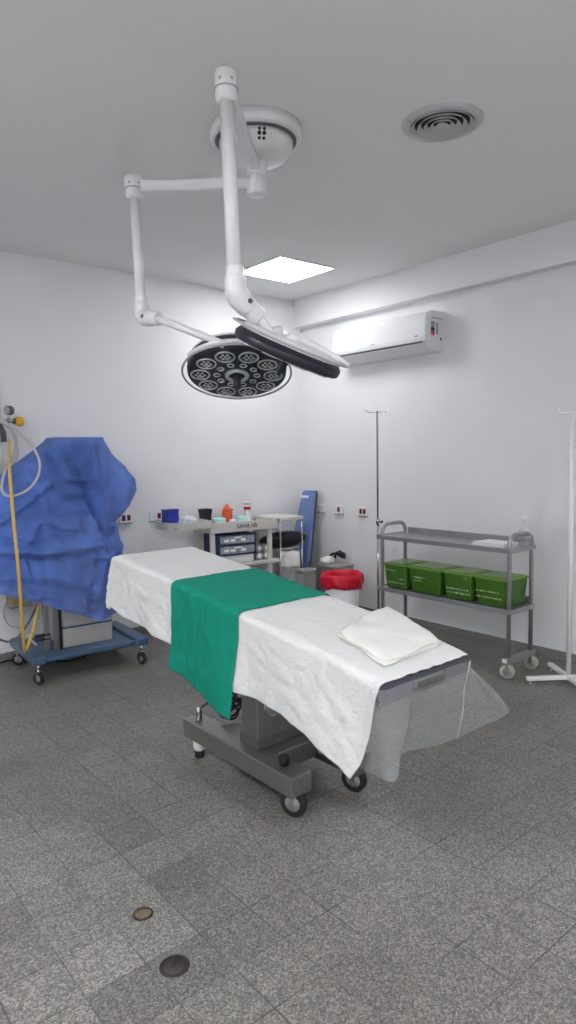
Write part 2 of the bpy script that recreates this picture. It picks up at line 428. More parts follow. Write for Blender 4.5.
# ------------------------------------------------------------------ surgical light
MC = Vector((-2.61, -2.72, 0))
sl = thing('surgical_light', 'double headed white ceiling surgical lamp hanging over the operating table', 'surgical lamp', (MC.x, MC.y, H))
O = Vector((MC.x, MC.y, H))
def L(p): return Vector(p)-O
MB().lathe([(0, 0), (.225, 0), (.225, -.05), (.215, -.06), (0, -.06)], 56).build('ceiling_canopy', 'lampw', sl)
MB().lathe([(.20, -.06), (.20, -.066), (.17, -.066), (.17, -.06)], 48).build('canopy_gap', 'dgrey', sl)
dome = MB().lathe([(0, -.062), (.182, -.064), (.180, -.095), (.150, -.138), (.10, -.152), (.06, -.156), (0, -.156)], 56).build('dome', 'lampw', sl)
# dome buttons: on the side facing the camera
dc = (CAM-O); dc.z = 0; dc.normalize(); sx = Vector((-dc.y, dc.x, 0))
def dome_pt(ang, z, r):     # ang measured from camera direction
    return (dc*math.cos(ang)+sx*math.sin(ang))*r+Vector((0, 0, z))
for i in range(2):
    for j, z in enumerate((-.080, -.098, -.116)):
        r = .181-.030*max(0, (-.095-z)/.043)
        a = .10+.13*i
        p = dome_pt(a, z, r); nr = dome_pt(a, 0, 1); nr.z = -.25; nr.normalize()
        MB().cyl(p-nr*.006, p+nr*.002, .0095 if j == 1 else .0075, seg=14).build('vent_hole', 'black', dome)
p = dome_pt(.46, -.108, .184); nr = dome_pt(.46, 0, 1)
MB().box((-.012, -.014, -.003), (.012, .014, .0015), mtx=frame(p, nr, (0, 0, 1))).build('rating_label', 'bread', dome)
MB().cyl((0, 0, -.15), (0, 0, -.225), .050, seg=32).build('hub', 'lampw', sl)
MB().cyl((0, 0, -.222), (0, 0, -.315), .050, seg=32).build('lower_hub', 'lampw', sl)
J1 = at_z(134, 187, 2.925); J2 = at_z(226, 86, 2.995)
def arm(a, b, w, h, name, m='lampw'):
    a = Vector(a); b = Vector(b); d = b-a; l = d.length
    mt = Matrix.Translation(a) @ Vector((1, 0, 0)).rotation_difference(d.normalized()).to_matrix().to_4x4()
    return MB().box((0, -w/2, -h/2), (l, w/2, h/2), min(w, h)*.3, mtx=mt).build(name, m, sl)
arm((0, 0, 2.925-H), L(J1), .05, .055, 'lower_arm')
arm((0, 0, 2.995-H), L(J2), .05, .05, 'upper_arm')
for J, hh in ((J1, .075), (J2, .085)):
    q = L(J)
    jn = MB().lathe([(0, -hh*.75), (.034, -hh*.75), (.042, -hh*.6), (.042, -hh*.15), (.045, -hh*.12), (.045, hh*.5), (.036, hh*.66), (0, hh*.68)], 32, loc=q).build('arm_joint', 'lampw', sl)
    MB().torus(.043, .003, Matrix.Translation(q+Vector((0, 0, -hh*.15)))).build('joint_groove', 'grey', jn)
    toC = (CAM-J); toC.z = 0; toC.normalize(); sd = Vector((-toC.y, toC.x, 0))
    for k in (-1, 1):
        dr = (toC*.85+sd*.5*k).normalized(); pp = q+dr*.045+Vector((0, 0, hh*.12))
        MB().cyl(pp-dr*.004, pp+dr*.002, .006, seg=10).build('screw', 'grey', jn)
# drop tubes
E1 = at_d(141.8, 312, (J1-CAM).dot(_F)); E2 = at_d(235, 287, (J2-CAM).dot(_F))
MB().tube([L(J1)+Vector((0, 0, -.05)), L(E1)+Vector((0, 0, -.01))], .0245, 20).build('drop_tube', 'lampw', sl)
MB().tube([L(J2)+Vector((0, 0, -.05)), L(E2)+Vector((0, 0, -.01))], .028, 20).build('drop_tube', 'lampw', sl)

def lamp_head(c, n, upv, Rl, zb, zr):
    n = Vector(n).normalized()
    m = Matrix.Translation(-O) @ frame(c, n, upv)      # local +z = lit face direction
    hd = MB().lathe([(0, zb-.006), (.06, zb-.005), (Rl*.80, zb), (Rl*.93, zb+.008), (Rl*.99, zb+.026), (Rl*1.0, -.01), (Rl*.985, .012), (Rl*.95, .018), (0, .018)], 72, m).build('lamp_head', 'lampd', sl)
    MB().lathe([(0, zb-.018), (Rl*.74, zb-.015), (Rl*.88, zb-.010), (Rl*.94, zb+.002), (Rl*.94, zb+.008), (0, zb+.008)], 64, m).build('back_shell', 'lampw', hd)
    for k in range(10):
        a = 2*PI*k/10
        mm = m @ Matrix.Translation((Rl*.73*math.cos(a), Rl*.73*math.sin(a), .018))
        MB().lathe([(0, 0), (Rl*.175, 0), (Rl*.175, .002), (0, .003)], 28, mm).build('led_pod', 'lens', hd)
        MB().torus(Rl*.182, .0042, mm @ Matrix.Translation((0, 0, .002)), 32, 8).build('pod_ring', 'ring', hd)
        bb = MB()
        for q in range(7):
            aa = q*PI/3; rq = 0 if q == 6 else Rl*.085
            bb.lathe([(0, .0), (Rl*.026, 0), (Rl*.026, .0045), (0, .0055)], 10, mm @ Matrix.Translation((rq*math.cos(aa), rq*math.sin(aa), 0)))
        bb.build('led_cluster', 'ring', hd)
        mm = m @ Matrix.Translation((Rl*.40*math.cos(a), Rl*.40*math.sin(a), .018))
        MB().lathe([(0, 0), (Rl*.055, 0), (Rl*.055, .002), (0, .003)], 20, mm).build('small_led', 'lens', hd)
        MB().torus(Rl*.062, .0032, mm @ Matrix.Translation((0, 0, .002)), 24, 8).build('small_led_ring', 'ring', hd)
    MB().torus(Rl*.20, .011, m @ Matrix.Translation((0, 0, .022)), 40, 10).build('handle_collar', 'ring', hd)
    MB().lathe([(0, .015), (.028, .015), (.024, .03), (.018, .05), (.02, .075), (.016, .085), (0, .087)], 28, m).build('centre_handle', 'lampd', hd)
    # ring handle round the rim with three stand-offs
    rg = m @ Matrix.Translation((0, 0, zr))
    MB().torus(Rl*1.09, .0050, rg, 80, 10).build('ring_handle', 'ringg', sl)
    return hd, m
V1 = (at_d(237, 371, 1)-CAM).normalized()
imR = (RIGHT - V1*RIGHT.dot(V1)).normalized(); imD = -(UP - V1*UP.dot(V1)).normalized()
c1 = at_d(237, 371.5, 3.15)
n1 = -V1*.49 + imD*.872 + imR*.0
h1, m1 = lamp_head(c1, n1, -imD, .234, -.072, .010)
V2 = (at_d(288, 348, 1)-CAM).normalized()
imR2 = (RIGHT - V2*RIGHT.dot(V2)).normalized(); imD2 = -(UP - V2*UP.dot(V2)).normalized()
c2 = at_d(287.5, 353, 2.68)
a2 = R(22.5)
n2 = V2*.055 + (imD2*math.cos(a2) - imR2*math.sin(a2))*.99
h2, m2 = lamp_head(c2, n2, V2, .226, -.040, -.044)

def spring_arm(E, P, r0, r1):
    e = L(E); q = L(P); d = (q-e); l = d.length; u = d.normalized()
    dn = Vector((0, 0, -1))
    el = MB().tube(smooth_curve([e+Vector((0, 0, .075)), e+Vector((0, 0, .035)), e+Vector((0, 0, -.012))+u*.004, e+u*.040+Vector((0, 0, -.022)), e+u*.085+Vector((0, 0, -.012)), e+u*(.15)], 7),
              [r0*v for v in (1.02,)*7+(1.18,)*7+(1.3,)*7+(1.25,)*7+(1.1,)*7+(.85,)], 18).build('elbow', 'lampw', sl)
    sd = u.cross(dn).normalized()
    if sd.dot(CAM-E) < 0: sd = -sd
    pv = e+u*.06+Vector((0, 0, -.012))
    MB().cyl(pv, pv+sd*(r0*1.35), .010, seg=16).build('pivot_bolt', 'dgrey', el)
    MB().tube([e+u*.10+Vector((0, 0, -.008)), e+u*.2, q], [r0*.9, r1*1.1, r1], 18).build('spring_arm', 'lampw', sl)
P1 = O + (m1 @ Vector((-.06, .236, .0)))
spring_arm(E1, P1, .031, .017)
# yoke: half ring carrying the head, fixed to the spring arm end
MB().tube([m1 @ Vector((0.247*math.cos(a), 0.247*math.sin(a), -.010)) for a in [R(62+88*i/32) for i in range(33)]], .011, 12).build('yoke', 'lampw', sl)
P2 = at_d(270, 333, 2.64)
spring_arm(E2, P2, .034, .020)
# second yoke: a flat curved bar over the back of the head, out to the rim handle
dirx = (m2.to_3x3().inverted() @ (at_d(345, 370, 2.68)-at_d(232, 324, 2.68))).normalized()
dirx.z = 0; dirx.normalize()
yk = [m2 @ (dirx*x+Vector((0, 0, -.068+.018*max(0, (x-.05)/.2)**2))) for x in [-.07+.315*i/14 for i in range(15)]]
MB().tube(yk, [.016-.006*i/14 for i in range(15)], 12).build('yoke', 'lampw', sl)
MB().cyl(m2 @ Vector((0, 0, -.05)), m2 @ Vector((0, 0, -.078)), .036, .028, seg=24).build('head_mount', 'lampw', sl)
MB().tube([L(P2), m2 @ (dirx*-.06+Vector((0, 0, -.07)))], .019, 14).build('mount_link', 'lampw', sl)

# ------------------------------------------------------------------ operating table
XL, XR, YF, YH = -3.03, -2.50, -3.885, -1.83
ZT = [(-4.1, .775), (-3.89, .795), (-3.73, .828), (-3.37, .875), (-3.0, .912), (-2.55, .962), (-1.83, 1.03), (-1.5, 1.06)]
def ztop(y): return interp(ZT, y)
ot = thing('operating_table', 'steel operating table on a wheeled base under white sheets', 'operating table', (-2.72, -2.86, 0))
OO = Vector((-2.72, -2.86, 0))
def slab(z_off0, z_off1, x0, x1, y0, y1, n=14):
    b = MB(); vs = []; fs = []
    for i in range(n+1):
        y = y0+(y1-y0)*i/n; z = ztop(y)
        vs += [(x0, y, z+z_off0), (x1, y, z+z_off0), (x1, y, z+z_off1), (x0, y, z+z_off1)]
    for i in range(n):
        for k in range(4): fs.append((4*i+k, 4*i+(k+1) % 4, 4*i+4+(k+1) % 4, 4*i+4+k))
    fs += [(0, 1, 2, 3), (4*n, 4*n+3, 4*n+2, 4*n+1)]
    b._add([Vector(v)-OO for v in vs], fs); return b
slab(-.075, -.012, XL+.012, XR-.012, YF+.006, YH-.01).build('mattress', 'mattress', ot)
slab(-.10, -.077, XL+.03, XR-.03, YF+.02, YH-.03).build('tabletop', 'steeld', ot)
slab(-.105, -.075, XL-.004, XL+.008, YF+.15, YH-.2).build('side_rail', 'steel', ot)
slab(-.105, -.075, XR-.008, XR+.004, YF+.15, YH-.2).build('side_rail', 'steel', ot)
def W(p): return Vector(p)-OO
# foot bracket seen under the sheet
MB().box(W((-2.83, YF-.012, ztop(YF)-.062)), W((-2.66, YF+.02, ztop(YF)-.035)), .004).build('foot_bracket', 'steel', ot)
# base: two long beams and a cross plate
b = MB().box(W((-2.935, -3.29, .105)), W((-2.815, -2.39, .20)), .006)
b.build('base_beam', 'steel', ot)
MB().box(W((-2.585, -3.33, .10)), W((-2.475, -2.45, .195)), .006).build('base_beam', 'steeld', ot)  # darker steel here paints in the shadow on the right beam
MB().box(W((-2.826, -3.06, .11)), W((-2.584, -2.62, .200)), .004).build('cross_plate', 'steel', ot)
col = MB().box(W((-2.865, -2.965, .2)), W((-2.50, -2.835, .74)), .006).build('column', 'steel', ot)
MB().box(W((-2.872, -2.975, .2)), W((-2.492, -2.825, .245)), .004).build('column_collar', 'steeld', ot)
MB().box(W((-2.90, -3.15, .74)), W((-2.56, -2.55, .795)), .01).build('top_carriage', 'steeld', ot)
q = W(at_y(273, 705, -2.966))
MB().torus(.052, .006, Matrix.Translation(q) @ Matrix.Rotation(PI/2, 4, 'X'), 40, 8).build('emblem_ring', 'chrome', col)
MB().cyl(q+Vector((0, .002, 0)), q+Vector((0, -.004, 0)), .045, seg=36).build('emblem_disc', 'grey', col)
MB().cyl(q, q+Vector((0, -.012, 0)), .012, seg=18).build('emblem_boss', 'chrome', col)
def caster(parent, x, y, rw, top, hub='grey', yaw=0.0, brake=False):
    c = MB()
    c.cyl((0, 0, rw*1.9), (0, 0, top), rw*.26, seg=14)
    c.box((-rw*.42, -rw*.16, rw*.9), (-rw*.34, rw*.2, rw*2.05), rw*.03); c.box((rw*.34, -rw*.16, rw*.9), (rw*.42, rw*.2, rw*2.05), rw*.03)
    c.box((-rw*.42, -rw*.32, rw*1.95), (rw*.42, rw*.4, rw*2.1), rw*.04)
    f = c.build('caster', 'chrome' if hub != 'white' else 'white', parent, (x, y, 0)); f.rotation_euler = (0, 0, yaw)
    m = Matrix.Translation((0, 0, rw)) @ Matrix.Rotation(PI/2, 4, 'Y')
    w = rw*.28
    MB().lathe([(rw*.6, -w), (rw*.9, -w), (rw, -w*.6), (rw, w*.6), (rw*.9, w), (rw*.6, w), (rw*.6, -w)], 32, m).build('tyre', 'wheel' if hub == 'cream' else 'rubber', f)
    MB().lathe([(0, -w*1.05), (rw*.15, -w*1.05), (rw*.2, -w*.8), (rw*.6, -w*.8), (rw*.6, w*.8), (rw*.2, w*.8), (rw*.15, w*1.05), (0, w*1.05)], 28, m).build('wheel_hub', 'grey', f)
    return f
for (x, y, a) in ((-2.89, -3.25, .42), (-2.535, -3.275, .35), (-2.53, -2.50, .4)):
    q = W((x, y, 0)); caster(ot, q.x, q.y, .062, .135, yaw=a)
q = W((-2.885, -2.47, 0))
MB().cyl(q+Vector((0, 0, .04)), q+Vector((0, 0, .107)), .030, .036, seg=20).build('levelling_foot', 'white', ot)
MB().cyl(q, q+Vector((0, 0, .042)), .025, .027, seg=20).build('rubber_foot', 'rubber', ot)
q = W((-2.875, -3.17, .2))
MB().lathe([(0, 0), (.018, 0), (.018, .008), (.024, .012), (.026, .038), (.022, .044), (0, .045)], 24, loc=q).build('brake_knob', 'black', ot)
q = W((-2.885, -2.475, .203))
MB().cyl(q, q+Vector((0, 0, .075)), .019, .014, seg=18).build('lever_post', 'chrome', ot)
MB().cyl(q+Vector((0, 0, .06)), q+Vector((.11, .02, .085)), .008, seg=10).build('lever', 'dgrey', ot)
cb = MB()
for k in range(7):
    ang = k*1.1; ctr = W((-2.76+.012*k, -2.56-.012*k, .25+.012*k))
    cb.tube([ctr+Vector((.055*math.cos(2*PI*i/24)*(1+.1*math.sin(k)), .05*math.sin(2*PI*i/24), .035*math.sin(2*PI*i/24+ang))) for i in range(24)], .006, 8, closed=True)
cb.build('cable_bundle', 'black', ot)

# cloths -------------------------------------------------------------
def nz(x, y, z=0.0): return noise.noise(Vector((x, y, z)))
RD = .028
def drop(o):            # arc round the mattress edge: (sideways, down)
    if o <= 0: return 0, 0
    if o < RD*PI/2: a = o/RD; return RD*math.sin(a), RD*(1-math.cos(a))
    return RD, RD+(o-RD*PI/2)
def cloth_point(s, y, lift, flare, fold, seed, yhead=None):
    xl, xr = XL+RD-.006, XR-RD+.006
    yy = y
    oy = 0
    if yhead is not None and y > yhead-RD: oy = y-(yhead-RD); yy = yhead-RD
    x = s
    ox = 0; sg = 0
    if s < xl: ox = xl-s; sg = -1; x = xl
    if s > xr: ox = s-xr; sg = 1; x = xr
    z = ztop(yy)+lift
    hx, dx = drop(ox); hy, dy = drop(oy)
    dd = max(dx, dy)+.10*min(dx, dy)
    z -= dd
    deep = max(0, dd-RD)
    fl = flare*deep + fold*min(1, deep/.25)*(math.sin(y*11+seed+2.2*nz(y*2.2, deep*1.5, seed)+deep*3)*.6+nz(y*6, deep*3, seed+3)*.9)+.010*abs(nz(y*9+deep*7, deep*10-y*2, seed+8))*min(1, deep/.08)
    if sg: x += sg*(hx+lift+max(-.0, fl if dx > 0 else 0))
    if oy > 0: yy += hy+lift+max(0, fl*.6)
    wr = .0045*nz(x*9, yy*5, seed)+.0035*abs(nz(x*13+yy*9, yy*19, seed+5))
    if sg == 0 and oy == 0: z += wr+.0015
    elif sg: x += sg*wr*1.8
    return Vector((x, yy, z))
# white sheet: hem length on the near long side by position
LH = [(-3.90, .02), (-3.88, .07), (-3.855, .20), (-3.815, .34), (-3.775, .415), (-3.72, .395), (-3.55, .36), (-3.3, .345), (-3.05, .37), (-2.7, .36), (-2.4, .335), (-2.0, .33), (-1.86, .315), (-1.3, .29)]
def sheet_f(u, v):
    y = -3.893+(v)*(3.893-1.57)
    hl = interp(LH, y)+.008*nz(y*9, 1)
    xl, xr = XL+RD-.006, XR-RD+.006
    s = (xl-hl)+u*((xr+interp([(-3.9, .0), (-3.8, .03), (-3.4, .16)], y))-(xl-hl))
    yo = 0
    if v < .02: yo = .006*nz(u*14, 7)*(1-v/.02)-.0
    p = cloth_point(s, y+yo, .002, .06, .020, 1.7, YH)
    return p
def cloth(name, f, nu, nv, m, lab, cat, th=.0035):
    o = MB().grid(f, nu, nv).build(name, m, None, solid=th, recalc=True)
    return tag(o, lab, cat)
ws = cloth('white_bed_sheet', sheet_f, 150, 200, 'sheet', 'long white cotton sheet draped over the operating table', 'sheet')
GL = [(-3.06, .50), (-2.95, .495), (-2.75, .475), (-2.6, .465), (-2.46, .455)]
def green_f(u, v):
    y = -3.075+v*.565
    hl = interp(GL, y)
    xl, xr = XL+RD-.006, XR-RD+.006
    s = (xl-hl)+u*((xr+.16)-(xl-hl))
    ox = max(0, xl-s)
    y2 = y+ox*(.04-.02*v)+ .012*nz(s*4, y*3, 9)
    p = cloth_point(s, y2, .009, .066, .020, 1.7)
    p.z += .004*max(0, nz(s*5+2*y, y*7, 4)) if ox == 0 else 0
    p.x -= .006*abs(nz(y*13, s*5, 2)) if ox > .03 else 0
    return p
cloth('green_drape', green_f, 120, 60, 'green', 'green surgical drape laid across the white sheet on the operating table', 'drape')
# folded linen at the foot end
C4 = [at_z(336, 633, .877), at_z(386, 612, .862), at_z(443, 640, .842), at_z(385, 660, .845)]
tw = thing('folded_linen', 'folded cream white linen lying on the foot end of the white sheet', 'linen', (sum(c.x for c in C4)/4, sum(c.y for c in C4)/4, .85))
TO = Vector(tw.location)
def bil(u, v): return C4[0].lerp(C4[1], u).lerp(C4[3].lerp(C4[2], u), v)
def linen_layer(z0, z1, sh, sd):
    b = MB(); nn = 18
    def f(u, v):       # v runs round the layer: under, edge, over
        return None
    vs = []; fs = []
    for k, zz in enumerate((z0, (z0+z1)/2, z1)):
        for j in range(nn+1):
            for i in range(nn+1):
                u, v = i/nn, j/nn
                e = .012 if k != 1 else 0
                uu = sh+(u*(1-2*sh)); vv = sh+v*(1-2*sh)
                uu = uu + (.5-uu)*e*2; vv = vv+(.5-vv)*e*2
                p = bil(uu, vv)
                edge = min(u, 1-u, v, 1-v)
                rr = 1 if k == 0 else (.55+.45*min(1, edge*9))
                z = ztop(p.y)+.004+(z0 if k == 0 else z0+(zz-z0)*rr)
                z += (.012*nz(p.x*8, p.y*8, sd)+.010*abs(nz(p.x*15+p.y*6, p.y*11, sd)))*(1 if k == 2 else .2)
                cr_ = max(0, 1-((min(u, 1-u)+min(v, 1-v))/.14))
                p = p.lerp(bil(.5, .5), .04*cr_)
                p2 = Vector((p.x+.03*nz(p.y*7, sd, 1)*sst(.25, 0, edge), p.y+.03*nz(p.x*7, sd, 2)*sst(.25, 0, edge), z))
                vs.append(p2-TO)
    n1_ = nn+1; sz = n1_*n1_
    for j in range(nn):
        for i in range(nn):
            a = j*n1_+i
            fs.append((a, a+n1_, a+n1_+1, a+1)); fs.append((2*sz+a, 2*sz+a+1, 2*sz+a+n1_+1, 2*sz+a+n1_))
    ring = [(i, 0) for i in range(nn)]+[(nn, j) for j in range(nn)]+[(nn-i, nn) for i in range(nn)]+[(0, nn-j) for j in range(nn)]
    idx = [j*n1_+i for i, j in ring]
    for k in range(2):
        for q in range(len(idx)):
            a, c = idx[q], idx[(q+1) % len(idx)]
            fs.append((k*sz+a, k*sz+c, (k+1)*sz+c, (k+1)*sz+a))
    b._add(vs, fs, None, True); return b
linen_layer(.004, .014, 0, 3).build('lower_fold', 'towel', tw)
linen_layer(.014, .030, .012, 8).build('upper_fold', 'towel', tw)

# clear plastic sheet hanging from the foot of the table
ps = thing('clear_plastic_sheet', 'transparent plastic sheet hanging below the foot end of the operating table', 'plastic sheet', (-2.7, -3.9, .6))
PO = Vector(ps.location)
top = [(-3.03, -3.62, .80), (-3.034, -3.80, .785), (-3.02, -3.895, .775), (-2.90, -3.90, .775), (-2.75, -3.90, .775), (-2.60, -3.90, .775), (-2.515, -3.90, .772), (-2.495, -3.88, .772), (-2.49, -3.84, .78), (-2.488, -3.79, .79)]
bot = [(-3.055, -3.60, .46), at_z(356, 766, .44), at_z(372, 774, .42), at_z(396, 781, .41), at_z(404, 754, .42), at_z(430, 747, .40), at_z(457, 738, .39), at_z(480, 727, .40), at_z(508, 713, .40), at_z(503, 700, .46)]
tp = smooth_curve(top, 10); bt = smooth_curve(bot, 10)
def film(i, w):
    a, c = tp[i], bt[i]
    p = a.lerp(c, w)
    sag = math.sin(PI*w)
    p = p + Vector((.012*nz(i*.35, w*2, 1), .018*nz(i*.35, w*2, 5), -.0))*sag
    return p-PO
n = len(tp)-1
MB().grid(lambda u, v: film(min(n, int(round(u*n))), v), n, 24).build('film', 'clear', ps)
kk = 60
MB().tube([film(kk, w/16)+Vector((0, -.003, 0)) for w in range(17)], [.0022+.0008*math.sin(w*1.3) for w in range(17)], 6).build('fold_seam', 'seam', ps)

# ------------------------------------------------------------------ steel cart with green bins
CX0, CX1, CY0, CY1 = -.625, -.315, -2.905, -1.70
ct = thing('steel_utility_cart', 'grey steel two shelf cart with green bins against the right wall', 'cart', ((CX0+CX1)/2, (CY0+CY1)/2, 0))
CO = Vector(ct.location)
ZTOP, ZLOW, ZB = .915, .488, .125
def K(p): return Vector(p)-CO
pr_ = .0155
for sgn, y in ((0, CY1-.02), (1, CY0+.015)):
    zt = 1.005
    pts = [(CX0+.012, y, ZB)]
    pts += [(CX0+.012, y, zt-.07)]+[(CX0+.012+.07*(1-math.cos(a)), y, zt-.07+.07*math.sin(a)) for a in [PI/2*i/6 for i in range(1, 7)]]
    pts += [(CX1-.012-.07+.07*math.sin(a), y, zt-.07+.07*math.cos(a)) for a in [PI/2*i/6 for i in range(0, 7)]]+[(CX1-.012, y, ZB)]
    MB().tube([K(p) for p in pts], pr_, 14).build('end_frame', 'cart', ct)
    MB().box(K((CX0-.035, y-.02, ZB-.022)), K((CX1+.03, y+.02, ZB+.022)), .005).build('foot_bar', 'cart', ct)
    MB().box(K((CX0-.04, y-.018, ZB-.004)), K((CX0-.034, y+.018, ZB+.02)), .002).build('end_cap', 'white', ct)
    for x in (CX0+.0, CX1-.0):
        q = K((x, y, 0)); caster(ct, q.x, q.y, .052, ZB-.02, hub='cream', yaw=.5 if x < -.4 else .2)
def shelf(z, name, lip_back):
    b = MB().box(K((CX0-.012, CY0-.01, z-.03)), K((CX1+.0, CY1+.02, z-.006)), .004)
    b.box(K((CX0-.014, CY0-.012, z-.032)), K((CX0-.006, CY1+.022, z+.002)), .002)
    b.box(K((CX0-.012, CY0-.012, z-.032)), K((CX1+.0, CY0-.006, z+.002)), .002)
    b.box(K((CX0-.012, CY1+.016, z-.032)), K((CX1+.0, CY1+.022, z+.002)), .002)
    o = b.build(name, 'cart', ct)
    if lip_back: MB().box(K((CX1-.004, CY0+.04, z-.03)), K((CX1+.004, CY1-.04, z+.045)), .002).build('back_lip', 'cart', ct)
    return o
shelf(ZTOP, 'top_shelf', True); shelf(ZLOW, 'lower_shelf', True)
def green_bin(y0, y1, label, marks):
    yc = (y0+y1)/2; w = (y0-y1)
    w = abs(y1-y0)
    t = thing('green_storage_bin', label, 'storage bin', (-.468, yc, ZLOW-.004), group='green bins on the steel cart')
    d = .143; h = .200; hw = w/2-.013
    b = MB(); tb = bmesh.new()
    v = []
    for z, k in ((0, .88), (h, 1.0)):
        for sx_, sy_ in ((-1, -1), (1, -1), (1, 1), (-1, 1)): v.append(tb.verts.new((sx_*d*k if sx_ < 0 else sx_*d*k, sy_*hw*k, z)))
    for f in ((0, 3, 2, 1), (4, 5, 6, 7), (0, 1, 5, 4), (1, 2, 6, 5), (2, 3, 7, 6), (3, 0, 4, 7)): tb.faces.new([v[i] for i in f])
    bmesh.ops.bevel(tb, geom=tb.edges[:], offset=.02, segments=4, affect='EDGES', profile=.5)
    b.merge(tb); b.build('tub', 'bin', t, smooth=True)
    MB().box((-d-.008, -hw-.006, h-.008), (d+.004, hw+.006, h+.006), .006).box((-d+.02, -hw+.02, h+.004), (d-.02, hw-.02, h+.012), .005).build('lid', 'lid', t)
    # illegible marker strokes on the front
    for (z, ya, yb, hh) in marks:
        mb = MB(); yy = ya; rr = random.Random(int(1000*(z+yc*7)))
        while yy < yb:
            ww = rr.uniform(.004, .010)
            kz = .88+.12*z/h
            hgt = hh*rr.uniform(.6, 1.1)
            xs = -d*kz-.0005
            mb.box((xs-.0015, -(yy+ww), z-hgt/2), (xs+.004, -yy, z+hgt/2))
            yy += ww+rr.choice((.003, .003, .004, .012))
        mb.build('marker_line', 'mark', t)
    return t
YB = [at_x(381, 575, -.61).y, at_x(407, 575, -.61).y, at_x(441.5, 582, -.61).y, at_x(472.5, 587, -.61).y, CY0+.022]
green_bin(YB[1], YB[0]-.015, 'green lidded bin leftmost on the cart, faint writing low on its front', [(.15, -.09, -.0, .007), (.085, .05, .09, .01), (.05, -.08, .09, .008)])
green_bin(YB[2], YB[1], 'second green lidded bin from the left, short faint writing near its rim', [(.125, -.10, .01, .009), (.10, -.10, -.02, .006)])
green_bin(YB[3], YB[2], 'third green bin from the left with two white written lines', [(.085, -.10, .10, .012), (.055, -.10, .10, .012)])
green_bin(YB[4], YB[3], 'rightmost green bin with glossy lid and two white written lines', [(.105, -.12, .06, .011), (.062, -.12, .075, .011)])
# paper stack on the cart
q = at_z(490, 544, ZTOP)
t = thing('folded_paper_stack', 'flat stack of white folded cloths on the cart top shelf', 'paper', (-.475, -2.68, ZTOP-.006))
for k in range(3):
    s_ = .0+.006*k
    MB().box((-.10+s_, -.145+.004*k, .008*k), (.115-s_, .13-.006*k, .008*k+.0075), .003).build('sheet', 'paper', t)
# clear bottle
q = at_z(525.5, 537, ZTOP)
q = Vector((-.365, at_x(525, 536, -.365).y, ZTOP-.006))
t = thing('clear_bottle', 'clear plastic spray bottle on the back right of the steel cart', 'bottle', q)
MB().lathe([(0, 0), (.036, 0), (.041, .006), (.041, .115), (.034, .14), (.017, .165), (.014, .18), (0, .18)], 28).build('body', 'bottle', t)
MB().lathe([(.0415, .035), (.0422, .035), (.0422, .09), (.0415, .09)], 28).build('label_band', 'grey', t)
MB().lathe([(0, .177), (.017, .177), (.017, .197), (.008, .203), (0, .203)], 20).build('cap', 'plastic', t)
MB().box((-.008, -.03, .2), (.008, .012, .215), .003).build('nozzle', 'plastic', t)

# ------------------------------------------------------------------ IV poles
wp = at_z(568.3, 683, 0)
t = thing('white_drip_stand', 'white drip stand with cross shaped foot beside the steel cart', 'drip stand', (wp.x, wp.y, 0), R(-5))
for k in range(4):
    a = R(148)+k*PI/2
    m = Matrix.Rotation(a, 4, 'Z')
    MB().box((.018, -.018, .028), (.29, .018, .055), .005, m).build('foot_arm', 'white', t)
    MB().lathe([(0, 0), (.014, 0), (.016, .008), (.008, .012), (.008, .03), (0, .03)], 16, Matrix.Translation(m @ Vector((.265, 0, 0)))).build('levelling_foot', 'chrome', t)
MB().cyl((0, 0, .026), (0, 0, .06), .027, seg=20).build('socket', 'white', t)
MB().tube([(0, 0, .05), (0, 0, 1.84)], .0165, 16).build('pole', 'white', t)
hk = MB()
dv = Vector((-.62, .78, 0))
for sg in (-1, 1):
    hk.tube(smooth_curve([(0, 0, 1.83), dv*.03*sg+Vector((0, 0, 1.835)), dv*.075*sg+Vector((0, 0, 1.835)), dv*.088*sg+Vector((0, 0, 1.848)), dv*.088*sg+Vector((0, 0, 1.868))], 5), .0045, 8)
hk.build('hook_bar', 'white', t)
sp = at_x(377.5, 470, -.27)
t = thing('steel_drip_stand', 'thin steel drip stand behind the left end of the cart', 'drip stand', (-.27, sp.y, 0))
zt = at_x(376.5, 411, -.27).z
MB().tube([(0, 0, .06), (0, 0, 1.0)], .0125, 14).build('lower_pole', 'chrome', t)
MB().tube([(0, 0, .99), (0, 0, zt)], .008, 12).build('upper_pole', 'steeld', t)
MB().lathe([(.008, .0), (.018, 0), (.018, .05), (.01, .056), (.008, .056)], 18, loc=(0, 0, .95)).build('clamp_collar', 'chrome', t)
rv = RIGHT.copy(); rv.z = 0; rv.normalize()
MB().cyl(Vector((0, 0, .972)), Vector((0, 0, .972))+rv*.03, .005, seg=10).cyl(Vector((0, 0, .972))+rv*.026, Vector((0, 0, .972))+rv*.045, .012, seg=14).build('clamp_knob', 'black', t)
hk = MB()
for sg in (-1, 1):
    hk.tube(smooth_curve([(0, 0, zt-.012), rv*.06*sg+Vector((0, 0, zt-.012)), rv*.085*sg+Vector((0, 0, zt-.006)), rv*.105*sg+Vector((0, 0, zt+.012))], 5), .004, 8)
hk.build('hook_bar', 'chrome', t)
